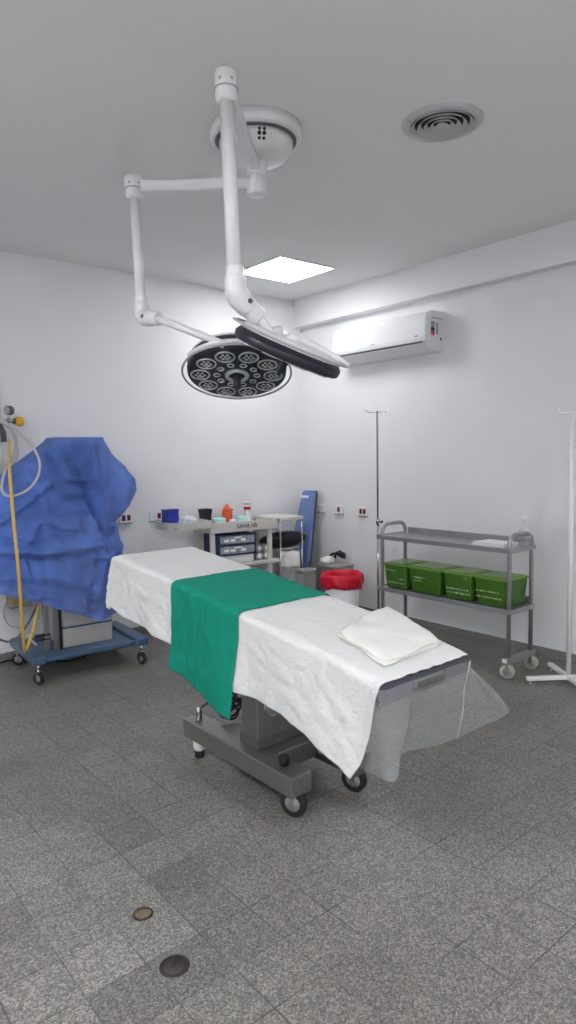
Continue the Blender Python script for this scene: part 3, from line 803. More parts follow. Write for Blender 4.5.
for k in range(5):
    a = k*2*PI/5+.3
    MB().tube([(0, 0, .085), (.12*math.cos(a), .12*math.sin(a), .07), (.24*math.cos(a), .24*math.sin(a), .06)], .011, 10).build('foot_leg', 'chrome', t)
    m = Matrix.Translation((.235*math.cos(a), .235*math.sin(a), .025)) @ Matrix.Rotation(a, 4, 'Z') @ Matrix.Rotation(PI/2, 4, 'X')
    MB().lathe([(0, -.01), (.02, -.01), (.025, -.006), (.025, .006), (.02, .01), (0, .01)], 18, m).cyl((.235*math.cos(a), .235*math.sin(a), .03), (.235*math.cos(a), .235*math.sin(a), .062), .006, seg=8).build('wheel', 'rubber', t)

# ------------------------------------------------------------------ instrument trolley by the back wall
tx0, tx1, ty0, ty1 = 0, .67, 0, .345
tz = .975
TP0 = at_z(211.4, 533.7, .895); TP1 = at_z(276.7, 528.2, .895)
TA = math.atan2(TP1.y-TP0.y, TP1.x-TP0.x); tx1 = (TP1-TP0).length
tr = thing('instrument_trolley', 'off white lettered trolley with side tray against the back wall', 'trolley', (TP0.x, TP0.y, 0), TA)
TMI = (Matrix.Translation((TP0.x, TP0.y, 0)) @ Matrix.Rotation(TA, 4, 'Z')).inverted()
TO2 = Vector((0, 0, 0))
def T(p): return Vector(p)
b = MB().box(T((tx0, ty0+.012, tz-.085)), T((tx1, ty1, tz-.04)), .004)
b.build('top_deck', 'trolley', tr)
fpn = MB().box(T((tx0-.004, ty0, tz-.08)), T((tx1+.004, ty0+.012, tz+.012)), .003).build('front_panel', 'trolley', tr)
MB().box(T((tx0-.004, ty0+.012, tz-.08)), T((tx0+.008, ty1, tz+.012)), .003).build('side_panel', 'trolley', tr)
MB().box(T((tx1-.008, ty0+.012, tz-.08)), T((tx1+.004, ty1, tz+.012)), .003).build('side_panel', 'trolley', tr)
# lettering on the front panel
def panel_x(px, py):
    o_ = TMI @ CAM; d_ = (TMI @ (CAM+ray(px, py)))-o_
    return o_.x-d_.x*o_.y/d_.y
lx = panel_x(237, 528); wx = panel_x(257, 526)
wtot = wx-lx
for wd, cm, s0, s1 in (('SANI', 'navyink', 0, .56), ('LA', 'redink', .58, .84), ('B', 'navyink', .86, 1.0)):
    me = text_mesh(wd, .052, .0015)
    xs = [v.co.x for v in me.vertices]; lo, hi = min(xs), max(xs)
    sc = (s1-s0)*wtot/(hi-lo)
    for v in me.vertices:
        x, y, z = v.co
        v.co = T((lx+s0*wtot+(x-lo)*sc, ty0-.0015-z, tz-.050+y*1.0))
    me.materials.clear(); me.materials.append(M[cm])
    o = bpy.data.objects.new('lettering', me); COL.objects.link(o); o.parent = fpn
for x in (tx0+.0, tx1-.085):
    for y in (ty0+.02, ty1-.05):
        MB().box(T((x, y, .11)), T((x+.045, y+.03, tz-.05)), .003).build('leg', 'trolley', tr)
        q = T((x+.022, y+.015, 0)); caster(tr, q.x, q.y, .045, .115)
zs = .60
MB().box(T((tx0+.01, ty0-.005, zs-.03)), T((tx1+.03, ty1, zs)), .004).build('lower_shelf', 'trolley', tr)
MB().box(T((tx0+.01, ty0+.01, .2)), T((tx1+.0, ty1, .225)), .004).build('lower_shelf', 'trolley', tr)
# side tray with a rounded corner
tz2 = 1.015
ax, ay = -.42, -.05
pts = [(tx0-.006, ty1-.07), (ax, ty1-.07), (ax, ay+.2)]+[(ax+.2-.2*math.cos(a), ay+.2-.2*math.sin(a)) for a in [PI/2*i/9 for i in range(1, 9)]]+[(ax+.2, ay), (tx0-.006, ay)]
pl = [(x-TO2.x, y-TO2.y) for x, y in pts]
cxm = sum(x for x, y in pl)/len(pl); cym = sum(y for x, y in pl)/len(pl)
b = MB().prism([(cxm+(x-cxm)*.93, cym+(y-cym)*.93) for x, y in pl], tz2-.068, tz2-.055)
n = len(pl)
for (k0, z0, k1, z1) in ((.93, tz2-.062, 1.0, tz2), (.90, tz2-.062, .97, tz2)):
    vs = [(cxm+(x-cxm)*k0, cym+(y-cym)*k0, z0) for x, y in pl]+[(cxm+(x-cxm)*k1, cym+(y-cym)*k1, z1) for x, y in pl]
    b._add(vs, [(i, (i+1) % n, n+(i+1) % n, n+i) for i in range(n)])
vs = [(cxm+(x-cxm)*.97, cym+(y-cym)*.97, tz2) for x, y in pl]+[(cxm+(x-cxm)*1.0, cym+(y-cym)*1.0, tz2) for x, y in pl]
b._add(vs, [(i, (i+1) % n, n+(i+1) % n, n+i) for i in range(n)])
b.build('side_tray', 'trolley', tr)
MB().box(T((tx0-.09, .08, tz2-.12)), T((tx0-.004, .2, tz2-.069)), .005).build('tray_bracket', 'trolley', tr)
TRAY = tz2-.054; DECK = tz-.039
# things on the tray and the deck
p = at_y(170.5, 524, -.21)
t = thing('blue_container', 'royal blue square container on the left of the side tray', 'container', (p.x, p.y, TRAY))
MB().box((-.062, -.05, 0), (.062, .05, .15), .01).build('body', 'bluebox', t)
MB().box((-.066, -.054, .15), (.066, .054, .165), .006).build('lid', 'bluebox', t)
p = at_z(205.5, 523.5, TRAY)
o = MB().lathe([(0, 0), (.052, 0), (.066, .128), (.07, .13), (.07, .137), (.062, .137), (.05, .008), (0, .008)], 4, Matrix.Rotation(PI/4, 4, 'Z'), smooth=False).build('black_cup', 'black', None, (p.x, p.y, TRAY))
tag(o, 'black square open container at the right of the side tray', 'container')
p = at_y(187, 524, -.26)
def blob(rx, ry, rz, seed, amp=.25, fr=3.0, flat=True):
    b = MB(); nu, nv = 28, 16
    def f(u, v):
        a = 2*PI*u; e = PI*v
        d = Vector((math.sin(e)*math.cos(a), math.sin(e)*math.sin(a), math.cos(e)))
        k = 1+amp*noise.noise(d*fr+Vector((seed, seed*.7, 0)))+amp*.5*noise.noise(d*fr*2.3+Vector((0, seed, 3)))
        z = d.z*rz*k
        if flat: z = max(z, -rz*.72)
        return Vector((d.x*rx*k, d.y*ry*k, z+rz*.72))
    b.grid(f, nu, nv); bmesh.ops.remove_doubles(b.bm, verts=b.bm.verts[:], dist=.0005)
    return b
tag(blob(.085, .07, .06, 3, .35, 3.2).build('plastic_bag', 'bag', None, (p.x, p.y, TRAY)), 'crumpled clear plastic bag between blue box and black container', 'plastic bag')
p = at_y(182, 526.5, -.34)
t = thing('surgical_scissors', 'dark scissors lying on the side tray in front of the plastic bag', 'scissors', (p.x, p.y, TRAY+.004), .2)
b = MB()
for sg in (-1, 1):
    MB().tube([(-.09, .012*sg, 0), (0, -.004*sg, .002), (.07, -.010*sg, .004)], [.003, .005, .004], 8).build('blade', 'dgrey', t)
    MB().torus(.018, .004, Matrix.Translation((.085, -.018*sg, .004)), 24, 8).build('finger_ring', 'dgrey', t)
def carton(px, py, y, w, d, h, m, label, rz=0.0, name='wrapped_packet', cat='packet', z=DECK, group=None):
    p = at_z(px, py, z)
    o = MB().box((-w/2, -d/2, 0), (w/2, d/2, h), min(w, d, h)*.3, seg=3).build(name, m, None, (p.x, p.y, z)); o.rotation_euler = (0, 0, rz)
    return tag(o, label, cat, group)
carton(219, 525, -.36, .13, .09, .07, 'teal', 'pale teal wrapped packet at the left end of the trolley top', .2)
carton(233, 525, -.40, .06, .05, .055, 'paper', 'white folded packet in front of the orange bottle', -.2)
carton(241.5, 524, -.36, .10, .09, .085, 'teal', 'pale teal wrapped packet behind the lettering on the trolley', -.15)
carton(247.5, 521.5, -.28, .055, .05, .12, 'paper', 'white carton under the red and white tub on the trolley', .1, 'white_carton', 'carton')
p = at_z(227.3, 523, DECK)
t = thing('orange_bottle', 'orange red bottle with pointed cap on the trolley top', 'bottle', (p.x, p.y, DECK))
MB().lathe([(0, 0), (.046, 0), (.05, .01), (.05, .10), (.046, .112), (.04, .115)], 26).build('body', 'orange', t)
MB().lathe([(0, .112), (.047, .112), (.042, .135), (.022, .165), (.014, .172), (.012, .185), (0, .187)], 26).build('pointed_cap', 'orange', t)
MB().box((.03, -.012, .115), (.062, .012, .135), .004).build('side_spout', 'dgrey', t)
p = at_z(235.5, 520.5, DECK)
t = thing('white_bottle', 'small white bottle just right of the orange bottle', 'bottle', (p.x, p.y, DECK))
MB().lathe([(0, 0), (.034, 0), (.036, .01), (.036, .11), (.018, .14), (0, .14)], 24).build('body', 'plastic', t)
MB().lathe([(0, .138), (.02, .138), (.02, .165), (0, .167)], 20).build('cap', 'plastic', t)
p = at_z(247.5, 521.5, DECK)
t = thing('red_tub', 'small tub with red band and white lid on the trolley', 'tub', (p.x, p.y, DECK+.1205))
MB().lathe([(0, 0), (.034, 0), (.038, .062), (0, .062)], 24).build('body', 'redp', t)
MB().lathe([(0, .06), (.04, .06), (.04, .078), (0, .08)], 24).build('lid', 'plastic', t)
MB().lathe([(.0362, .03), (.0374, .03), (.0385, .05), (.0372, .05)], 24).build('white_band', 'plastic', t)
# drawer unit on the trolley shelf
TM = TMI.inverted()
x0 = .075; x1 = .455
q = TM @ Vector(((x0+x1)/2, .185, 0))
t = thing('drawer_organiser', 'navy drawer organiser with clear fronted drawers on the trolley shelf', 'drawer unit', (q.x, q.y, zs+.075), TA)
w = (x1-x0)/2; hz = .19
b = MB().box((-w, -.17, 0), (w, .17, .012), .003).box((-w, -.17, hz-.014), (w, .17, hz), .003).box((-w, -.17, .012), (-w+.012, .17, hz-.014)).box((w-.012, -.17, .012), (w, .17, hz-.014)).box((-w+.012, .15, .012), (w-.012, .17, hz-.014)).box((-w+.012, -.17, hz/2-.007), (w-.012, .15, hz/2+.007))
b.build('frame', 'navy', t)
for k in range(2):
    z0 = .016+k*(hz/2-.003)
    d = MB().box((-w+.015, -.176, z0), (w-.015, .14, z0+hz/2-.026), .004).build('drawer', 'drawer', t)
    MB().box((-.035, -.186, z0+.05), (.035, -.176, z0+.062), .003).build('handle', 'plastic', d)
    for j, xx in enumerate((-.6, -.25, .3)):
        MB().box((w*xx-.025, -.1775, z0+.02), (w*xx+.025, -.1755, z0+.045)).build('content_label', 'paper', d)
o = MB().box((-.18, -.15, 0), (.18, .15, .074), .012, seg=3).build('folded_white_cloth', 'paper', None, (q.x, q.y, zs+.0005)); o.rotation_euler = (0, 0, TA)
tag(o, 'folded white cloth under the drawer organiser on the trolley shelf', 'cloth')
# four round rolls
for i, (px, py) in enumerate(((260, 562), (268, 561), (260.5, 552), (268.5, 551))):
    pass
vl = ('lower left', 'lower right', 'upper left', 'upper right')
def roll(x, z, label):
    q = TM @ Vector((x, .12, 0))
    t = thing('gauze_roll', label, 'roll', (q.x, q.y, z), group='white rolls on the trolley shelf')
    m = Matrix.Rotation(PI/2, 4, 'X')
    MB().lathe([(.014, -.07), (.034, -.07), (.037, -.062), (.037, .062), (.034, .07), (.014, .07), (.014, -.07)], 26, m).build('wrap', 'grey', t)
    MB().lathe([(0, .062), (.022, .062), (.024, .066), (.022, .0715), (0, .073)], 20, m).build('end_disc', 'paper', t)
    return t
rx = .505
for i in range(4):
    roll(rx+.076*(i % 2), zs+.039+.071*(i//2), ('white ended roll at the %s of four stacked beside the drawers' % vl[i]))

# ------------------------------------------------------------------ side table right of the trolley
A = at_z(279.5, 519, 1.0); Bk = at_z(253, 514.5, 1.0); Cr = at_z(302, 517.5, 1.0)
sx0, sx1, sy0, sy1 = -.690, -.385, -.478, -.05
st = thing('side_table', 'white topped side table on thin chrome legs right of the trolley', 'table', ((sx0+sx1)/2, (sy0+sy1)/2, 0))
SO = Vector(st.location)
def S(p): return Vector(p)-SO
MB().box(S((sx0, sy0, .95)), S((sx1, sy1, .985)), .006).build('tabletop', 'trolley', st)
for x in (sx0+.015, sx1-.015):
    for y in (sy0+.015, sy1-.015):
        MB().tube([S((x, y, .0)), S((x, y, .955))], .0085, 12).build('leg', 'chrome', st)
MB().box(S((sx0+.01, sy0+.06, .665)), S((sx1-.01, sy1-.005, .675)), .004).build('shelf', 'trolley', st)
# cushion on the side table shelf
t = MB()
def cush(u, v):
    a = 2*PI*u; e = PI*(v-.5)
    def pw(c, k): return math.copysign(abs(c)**k, c)
    x = .29*pw(math.cos(a), .75)*pw(math.cos(e), .7); y = .095*pw(math.sin(a), .75)*pw(math.cos(e), .7)
    z = .075*pw(math.sin(e), .9)*(1-.55*abs(x/.29)**3)
    return Vector((x, y, z+.078+.004*nz(x*14, y*14, 2)))
t.grid(cush, 48, 20); bmesh.ops.remove_doubles(t.bm, verts=t.bm.verts[:], dist=.0005)
cu = t.build('black_cushion', 'cushion', None, (-.525, -.335, .676)); cu.rotation_euler = (0, 0, 0)
tag(cu, 'black vinyl cushion lying on the side table shelf', 'cushion')
# lined bin under the table
p = at_z(290, 566, .5)
vd = Vector((_F.x, _F.y, 0)).normalized()
bx, by = p.x+vd.x*.07, p.y+vd.y*.07
t = thing('lined_waste_bin', 'pale grey waste bin with white bag liner below the side table', 'waste bin', (bx, by, 0), -YAW)
MB().lathe([(0, 0), (.105, 0), (.122, .61), (.115, .61), (.098, .01), (0, .01)], 4, Matrix.Rotation(PI/4, 4, 'Z'), smooth=False).build('tub', 'grey', t)
lb = MB()
def liner(u, v):
    a = 2*PI*u
    k = max(abs(math.cos(a)), abs(math.sin(a)))
    r = .082/k**.8
    prof = [(.078, .49), (.080, .58), (.084, .632), (.093, .640), (.099, .62), (.101, .56), (.099, .485)]
    q = v*(len(prof)-1); i = min(int(q), len(prof)-2); f = q-i
    rr = prof[i][0]+(prof[i+1][0]-prof[i][0])*f; z = prof[i][1]+(prof[i+1][1]-prof[i][1])*f
    s = rr/.082
    z += (.025*nz(math.cos(a)*2, math.sin(a)*2, 3) if v > .3 else .01*nz(a, v)) 
    return Vector((r*s*math.cos(a)*(1+.03*nz(a*2, v*4)), r*s*math.sin(a)*(1+.03*nz(a*2, v*4, 5)), z))
lb.grid(liner, 64, 18); bmesh.ops.remove_doubles(lb.bm, verts=lb.bm.verts[:], dist=.0005)
lb.build('bag_liner', 'liner', t, solid=.002)

# ------------------------------------------------------------------ blue board leaning in the corner
TP = at_x(312, 492, -.015); BT = Vector((-.34, -.26, 0.0))
wv = Vector((0, -1, 0)); ln = (TP-BT); L_ = ln.length; ud = ln.normalized(); nd = wv.cross(ud).normalized()
if nd.x > 0: nd = -nd
mt = Matrix(((wv.x, ud.x, nd.x, BT.x), (wv.y, ud.y, nd.y, BT.y), (wv.z, ud.z, nd.z, BT.z+.012), (0, 0, 0, 1)))
bd = thing('padded_board', 'light blue padded board leaning upright against the wall corner', 'board', BT)
mtl = Matrix.Translation(-BT) @ mt
pts = [(-.15, 0), (.15, 0), (.15, L_*.45), (.098, L_-.03), (.08, L_), (-.08, L_), (-.098, L_-.03), (-.15, L_*.45)]
MB().prism(pts, .0, .018, mtx=mtl).build('backing', 'boarde', bd)
MB().prism([(x*.97, .006+y*.99) for x, y in pts], .018, .052, .01, mtx=mtl).build('pad', 'board', bd, smooth=False)
b = MB()
b.box((-.1, L_*.93, .0515), (.02, L_*.95, .053), mtx=mtl)
b.build('tape_strip', 'plastic', bd)

# steel bins and clutter in the corner
def pedal_bin(x, y, w, d, h, label):
    t = thing('steel_pedal_bin', label, 'pedal bin', (x, y, 0))
    MB().box((-w/2, -d/2, .01), (w/2, d/2, h-.035), .008).build('body', 'steelb', t)
    MB().box((-w/2-.004, -d/2-.004, h-.033), (w/2+.004, d/2+.004, h), .01).build('lid', 'steelb', t)
    MB().box((-.04, -d/2-.04, .02), (.04, -d/2, .032), .004).build('pedal', 'dgrey', t)
    MB().box((-w/2+.01, -d/2+.01, 0), (w/2-.01, d/2-.01, .01)).build('base', 'rubber', t)
    return t
hB = at_x(324, 563, -.20).z
pedal_bin(-.14, -.66, .26, .26, hB, 'larger brushed steel pedal bin beside the red bag bin')
pa = at_y(304, 567, -.52)
pedal_bin(-.475, -.60, .17, .11, pa.z, 'smaller brushed steel bin in front of the blue board')
tag(blob(.085, .07, .042, 9, .2, 2.0).build('white_cloth_bundle', 'liner', None, (-.19, -.60, hB)), 'white cloth bundle lying on the larger steel pedal bin', 'cloth')
q = Vector((-.10, -.61, hB+.0))
mb = MB()
for k in range(3):
    mb.tube(smooth_curve([(.0, .12-.1*k, .0+.03*k), (.02, .08-.06*k, .06+.02*k), (.0, -.02, .075), (.01, -.10, .085-.02*k), (-.01, -.13, .055)], 6), [.013]*25, 8)
tag(mb.build('black_strap', 'black', None, (-.085, -.62, hB+.012)), 'black tangled strap behind the white cloth on the steel bin', 'strap')

# red bag waste bin
rc = at_z(342, 579, .43)
t = thing('red_bag_bin', 'white round waste bin with a red bag folded over its rim', 'waste bin', (rc.x, rc.y, 0))
MB().lathe([(0, 0), (.135, 0), (.14, .01), (.166, .44), (.158, .44), (.132, .015), (0, .015)], 40).build('tub', 'plastic', t)
rb = MB()
prf = [(.10, .22), (.132, .32), (.142, .42), (.152, .475), (.176, .490), (.198, .468), (.204, .43), (.200, .395), (.19, .365)]
def redbag(u, v):
    a = 2*PI*u
    q = v*(len(prf)-1); i = min(int(q), len(prf)-2); f = q-i
    r = prf[i][0]+(prf[i+1][0]-prf[i][0])*f; z = prf[i][1]+(prf[i+1][1]-prf[i][1])*f
    d = Vector((math.cos(a), math.sin(a), 0))
    k = noise.noise(d*2.2+Vector((0, 0, v*2)))*.06*sst(.35, .8, v)+noise.noise(d*6+Vector((0, 0, v*4)))*.04*sst(.3, .7, v)
    z += noise.noise(d*2.5+Vector((5, 0, v)))*.03*sst(.5, .9, v)+.012*noise.noise(d*9+Vector((0, 3, v*3)))
    return Vector((r*(1+k)*d.x, r*(1+k)*d.y, z))
rb.grid(redbag, 110, 30); bmesh.ops.remove_doubles(rb.bm, verts=rb.bm.verts[:], dist=.0003)
rb.build('red_bag', 'red', t, solid=.002)

# ------------------------------------------------------------------ draped anaesthesia machine
am = thing('anaesthesia_machine', 'medical machine on a slate blue wheeled base under a blue cover', 'medical machine', (-2.715, -.46, 0), R(-4.5))
MB().box((-.39, -.33, .155), (.39, .30, .19), .01).build('base_plate', 'bluebase', am)
for sg in (-1, 1):
    MB().box((sg*.385-.05, -.35, .148), (sg*.385+.05, .31, .212), .014).build('base_rail', 'bluebase', am)
for x, y, a in ((-.385, -.31, .35), (.385, -.32, .2), (-.385, .26, 1.0), (.385, .26, -.4)):
    caster(am, x, y, .048, .15, hub='grey', yaw=a)
cab = MB().box((-.17, -.17, .19), (.215, .22, 1.12), .01).build('cabinet', 'beige', am)
MB().box((-.168, -.178, .22), (.213, -.168, .335), .003).build('drawer_front', 'beige', cab)
MB().box((-.168, -.178, .35), (.213, -.168, .62), .003).build('drawer_front', 'beige', cab)
MB().box((-.168, -.176, .3355), (.213, -.169, .3495)).build('drawer_gap', 'bluebase', cab)
MB().box((-.186, -.19, .19), (-.171, -.165, 1.12), .002).build('edge_trim', 'black', am)
MB().box((-.225, -.185, .19), (-.19, -.14, 1.12), .004).build('frame_rail', 'steel', am)
MB().box((-.29, -.16, .19), (-.255, -.11, 1.12), .004).build('frame_rail', 'steel', am)
MB().box((-.28, -.10, 1.12), (.25, .24, 1.16), .006).build('work_shelf', 'beige', am)
MB().box((-.17, -.075, 1.16), (.215, .12, 1.70), .012).build('monitor', 'dgrey', am)
MB().box((-.145, -.081, 1.44), (.19, -.075, 1.66), .002).build('screen', 'black', am)
MB().tube([(.25, .05, 1.32), (.33, .03, 1.36), (.37, .0, 1.34)], .02, 10).build('side_arm', 'grey', am)
for z in (.28, .31):
    MB().cyl((-.36, -.15, z), (-.25, -.15, z), .012, seg=10).build('gas_fitting', 'black', am)
# cover
DX = [(.3, -3.42, -2.42), (.7, -3.45, -2.40), (.90, -3.45, -2.37), (1.10, -3.45, -2.385), (1.2, -3.43, -2.27), (1.33, -3.36, -2.20), (1.42, -3.27, -2.205), (1.52, -3.14, -2.28), (1.62, -3.00, -2.385), (1.72, -2.875, -2.46), (1.75, -2.85, -2.47)]
YFc = [(.3, -.74), (.9, -.73), (1.1, -.69), (1.3, -.64), (1.55, -.60), (1.75, -.595)]
YBc = [(.3, -.10), (1.1, -.14), (1.75, -.30)]
XDg = [(.3, -2.66), (.6, -2.60), (.85, -2.555), (1.1, -2.63), (1.4, -2.75), (1.74, -2.875)]
def seg2(x, z, pts):
    best = 9
    for (ax_, az_), (bx_, bz_) in zip(pts, pts[1:]):
        dx_, dz_ = bx_-ax_, bz_-az_
        t_ = max(0, min(1, ((x-ax_)*dx_+(z-az_)*dz_)/(dx_*dx_+dz_*dz_)))
        best = min(best, math.hypot(x-ax_-dx_*t_, z-az_-dz_*t_))
    return best
CREASE = []
for amp, wd, pl_ in ((.045, .028, [(0, 549), (30, 552), (60, 549), (88, 543)]), (-.04, .04, [(0, 558), (30, 561), (84, 553)]),
        (.045, .022, [(22, 546), (40, 520), (63, 529)]), (.04, .022, [(3, 522), (28, 502), (50, 484)]), (.05, .022, [(98, 441), (104, 482), (107, 562)]),
        (-.04, .025, [(92, 470), (98, 520), (99, 570)]), (.03, .014, [(78, 481), (100, 480)]), (-.025, .016, [(76, 488), (100, 487)]),
        (.035, .018, [(84, 556), (104, 555), (122, 552)]), (.04, .02, [(90, 596), (95, 570), (97, 556)]), (.035, .025, [(30, 468), (45, 500), (46, 541)]),
        (.04, .02, [(64, 560), (80, 604)]), (.03, .02, [(20, 560), (28, 590)]), (.035, .02, [(45, 556), (52, 600)]), (-.035, .03, [(74, 500), (90, 560)]),
        (.03, .018, [(8, 535), (35, 541), (62, 533)]), (.03, .02, [(110, 500), (114, 560)]), (.025, .015, [(52, 442), (60, 470), (66, 482)])):
    CREASE.append((amp, wd, [(at_y(px_, py_, -.72).x, at_y(px_, py_, -.72).z) for px_, py_ in pl_]))
def hem(x): return max(.36, .37+(-2.60-x)*.46) if x < -2.6 else .37+(x+2.6)*.25
def cover(u, v):
    a = 2*PI*u
    c, s = math.cos(a), math.sin(a)
    def pw(q, k): return math.copysign(abs(q)**k, q)
    k = .42
    cx_, sy_ = pw(c, k), pw(s, k)
    # position across; s<0 = front
    xh = -2.9+.5*cx_
    z = 1.75+(hem(xh)-1.75)*v
    xl = interp([(q[0], q[1]) for q in DX], z); xr = interp([(q[0], q[2]) for q in DX], z)
    yf = interp(YFc, z); yb = interp(YBc, z)
    left_in = sst(-3.05, -3.35, 0)*0
    x = (xl+xr)/2+(xr-xl)/2*cx_
    y = (yf+yb)/2-(yf-yb)/2*-sy_ if False else (yf+yb)/2+(yb-yf)/2*sy_
    front = max(0, -sy_)
    d = 0
    xd = interp(XDg, z)
    d += .10*sst(xd+.010, xd-.022, x)*sst(1.74, 1.40, z)*(.6+.4*sst(-3.2, -2.8, x))
    d += .065*sst(1.03+.09*(x+3), .99+.09*(x+3), z)*sst(xd+.05, xd-.06, x)*sst(.5, .95, z)
    d += .040*nz(x*5, z*3.2, 1)+.045*(.4-abs(nz(x*3+z*5, z*3-x*2, 4)))+.035*(.4-abs(nz(x*9, z*1.6, 7)))
    d += .035*(.4-abs(nz(x*5-z*6, z*6+x*2, 2)))*sst(1.35, .95, z)*sst(xd+.05, xd-.1, x)
    d += .02*math.sin((x+.35*z)*38)*sst(-2.6, -2.52, x)*sst(1.45, 1.1, z)*.4
    if front > .15:
        for amp, wd, pl_ in CREASE:
            q_ = seg2(x, z, pl_)
            if q_ < wd*3: d += amp*math.exp(-(q_/wd)**2)
    y -= (d-.03)*front*sst(0, .10, v)
    side = abs(cx_)**3
    if cx_ > 0: x += (.03*nz(y*6, z*4, 3)+.02*nz(y*14, z*9, 8))*side*sst(.05, .2, v)
    z2 = z+(.012*nz(x*6, y*6, 6) if v > .96 else 0)
    return Vector((x, y, z2))
cv = MB(); cv.grid(cover, 420, 170)
bmesh.ops.remove_doubles(cv.bm, verts=cv.bm.verts[:], dist=.0003)
rim = [v for v in cv.bm.verts if v.co.z > 1.7495]
cap = [cover(i/420, 0) for i in range(420)]
cv._add(cap+[sum((c for c in cap), Vector())/420+Vector((0, 0, .004))], [(i, (i+1) % 420, 420) for i in range(420)], None, True)
bmesh.ops.remove_doubles(cv.bm, verts=cv.bm.verts[:], dist=.0005)
tag(cv.build('blue_cover', 'bluedr', None), 'thin blue nonwoven cover draped over the medical machine', 'cover')

# ------------------------------------------------------------------ medical gas panel with hoses
gp = thing('gas_outlet_panel', 'pale wall gas panel with gauge, yellow knob and coiled tube at left edge', 'gas panel', (at_y(1.3, 420, -.03).x-.12, 0, 1.2))
GO = Vector(gp.location)
ztp = at_y(1, 374, -.03).z
MB().box((-.12, -.03, 0), (.12, 0, ztp-1.2), .006).build('panel', 'trolley', gp)
def G(p): return Vector(p)-GO
YG = -.13
g = at_y(9, 421, YG)
k1 = at_y(18.5, 421.5, YG)
MB().cyl(G(at_y(0, 421, -.02)), G(at_y(0, 421, YG)), .02, seg=16).build('outlet_valve', 'chrome', gp)
MB().cyl(G(at_y(-3, 421.5, YG)), G(at_y(14, 421, YG)), .016, seg=16).build('regulator_body', 'chrome', gp)
MB().cyl(G(at_y(13, 421, YG)), G(at_y(17, 421.5, YG)), .024, seg=16).build('knob_collar', 'dgrey', gp)
MB().cyl(G(at_y(15.5, 421.4, YG)), G(at_y(23, 421.6, YG)), .037, .034, seg=22).build('knob', 'yellow', gp)
gd = at_y(9, 410.5, YG)
MB().cyl(G(at_y(8.5, 420, YG)), G(gd), .010, seg=10).build('gauge_stem', 'chrome', gp)
gg = MB().cyl(G(gd)+Vector((.02, .012, 0)), G(gd)+Vector((-.02, -.012, 0)), .036, seg=28).build('gauge', 'dgrey', gp)
MB().cyl(G(gd)+Vector((-.019, -.0115, 0)), G(gd)+Vector((-.022, -.0132, 0)), .029, seg=24).build('gauge_face', 'grey', gg)
MB().tube([G(at_y(-2, 422, YG)), G(at_y(3, 432, YG)), G(at_y(4, 442, YG))], .022, 12).build('hose_connector', 'dgrey', gp)
# coiled clear tube
tb = MB()
cc = at_y(-7, 444, -.24)
pts = []
for i in range(4*28):
    a = 2*PI*i/28+.6; tt = i/(4*28)
    rr = .19+.022*math.sin(i*.23)
    pts.append(cc+Vector((rr*math.cos(a)*.85, -.05*tt-.02*math.sin(a*2), rr*1.0*math.sin(a)-.06*tt)))
pts2 = [at_y(14, 427, -.30), at_y(24, 437, -.5), at_y(33, 447, -.75), at_y(39.5, 462, -.85), at_y(38, 476, -.9), at_y(31, 487, -.92), at_y(20, 494, -.92), at_y(8, 496, -.9), at_y(2, 490, -.86), at_y(3, 478, -.80), at_y(7, 465, -.6), at_y(10, 450, -.4)]
clear_tube = MB().tube(smooth_curve(pts[::2], 3), .0085, 8).build('coiled_tube', 'hose', gp, recalc=True)
for v in clear_tube.data.vertices: v.co -= GO
o = MB().tube(smooth_curve(pts2, 6), .0085, 8).build('loose_tube', 'hose', gp)
for v in o.data.vertices: v.co -= GO
# yellow hose hanging to the floor side of the machine
yp = [at_y(9, 440, -.30), at_y(9, 458, -.55), at_y(9.5, 470, -.84), at_y(11, 490, -.95), at_y(13.5, 520, -1.0), at_y(17, 555, -1.02), at_y(20, 590, -1.0), at_y(22, 620, -.95), at_y(24, 645, -.87), at_y(25.5, 651, -.83), at_y(28, 646, -.78), at_y(33, 630, -.70), at_y(38, 608, -.62), at_y(40, 596, -.55)]
yh = MB().tube(smooth_curve(yp, 6), .0105, 10).build('yellow_hose', 'ochre', None)
tag(yh, 'long yellow hose hanging in front of the blue cover to the base', 'hose')
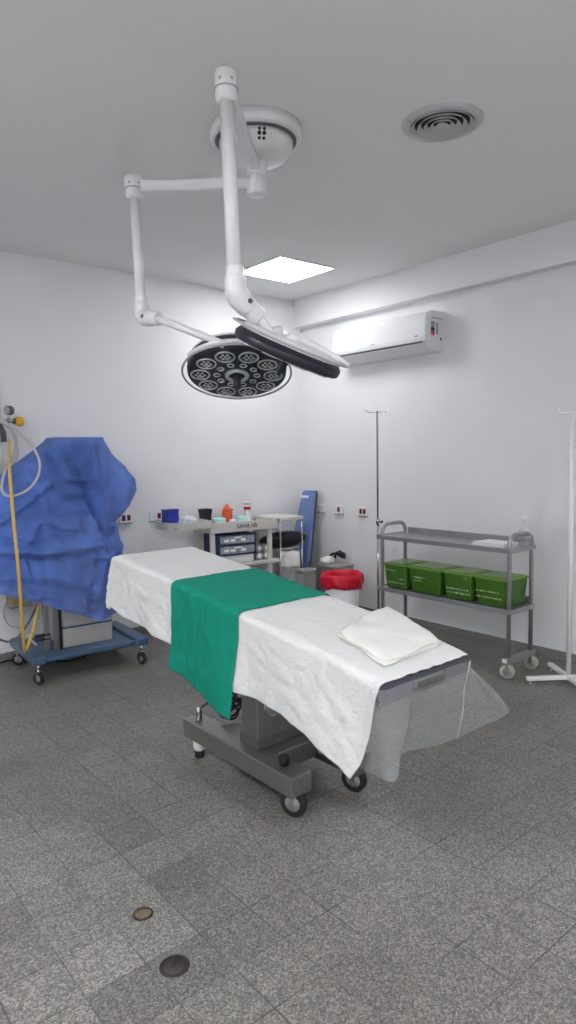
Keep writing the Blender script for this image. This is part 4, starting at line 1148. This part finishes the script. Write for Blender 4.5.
# dark cables by the machine
def cable(px_pts, r, m, label):
    o = MB().tube(smooth_curve([at_y(*q) if len(q) == 3 else Vector(q[:3]) for q in px_pts], 6), r, 8).build('power_cable', m, None)
    return tag(o, label, 'cable')
cable([(-8, 636, -.55), (4, 641, -.6), (12, 641, -.62), (21, 634, -.62), (30, 620, -.6), (37, 606, -.52), (40, 600, -.5)], .008, 'dgrey', 'dark green grey cable curving from the left edge up to the machine')
f1 = at_z(-6, 666, .008); f2 = at_z(8, 660.5, .008); f3 = at_z(24, 662, .008); f4 = at_z(45, 660, .008); f5 = at_z(70, 661, .008); f6 = at_z(92, 652, .008)
o = MB().tube(smooth_curve([f1, f2, f3, f4, f5, f6, f6+Vector((.05, .2, 0))], 6), .007, 8).build('floor_cable', 'black', None)
tag(o, 'black cable lying on the floor under the blue wheeled base', 'cable')
o = MB().tube(smooth_curve([at_y(28, 634, -.72), at_y(31, 640, -.735), at_y(36.5, 645, -.74)], 5), .008, 8).build('short_tube', 'hose', am)
mi = (Matrix.Translation(am.location) @ Matrix.Rotation(R(-4.5), 4, 'Z')).inverted()
for v in o.data.vertices: v.co = mi @ v.co
# tan unit with a hose on the wall behind the cover's lower left
p = at_y(19, 598, -.06)
t = thing('wall_suction_unit', 'tan boxed unit on the wall behind the hanging yellow hose', 'suction unit', (p.x, 0, p.z))
MB().box((-.085, -.12, -.055), (.085, 0, .10), .012).build('body', 'tan', t)
MB().box((-.085, -.125, -.062), (.085, -.02, -.05), .004).build('lower_edge', 'grey', t)
MB().tube(smooth_curve([(-.05, -.06, -.04), (-.10, -.07, -.02), (-.13, -.08, -.1), (-.09, -.09, -.2), (.02, -.08, -.24)], 6), .006, 8).build('thin_tube', 'hose', t)

# ------------------------------------------------------------------ world and view
w = bpy.data.worlds.new('room_ambient'); scene.world = w; w.use_nodes = True
w.node_tree.nodes['Background'].inputs['Color'].default_value = (.9, .95, 1, 1)
w.node_tree.nodes['Background'].inputs['Strength'].default_value = .02
vs_ = scene.view_settings
scene.display_settings.display_device = 'sRGB'
vs_.view_transform = 'Standard'; vs_.look = 'None'; vs_.gamma = 1.0; vs_.exposure = 0.55; vs_.use_curve_mapping = False
scene.cycles.use_denoising = True
scene.cycles.max_bounces = 10; scene.cycles.diffuse_bounces = 6; scene.cycles.transparent_max_bounces = 16
scene.cycles.sample_clamp_indirect = 8
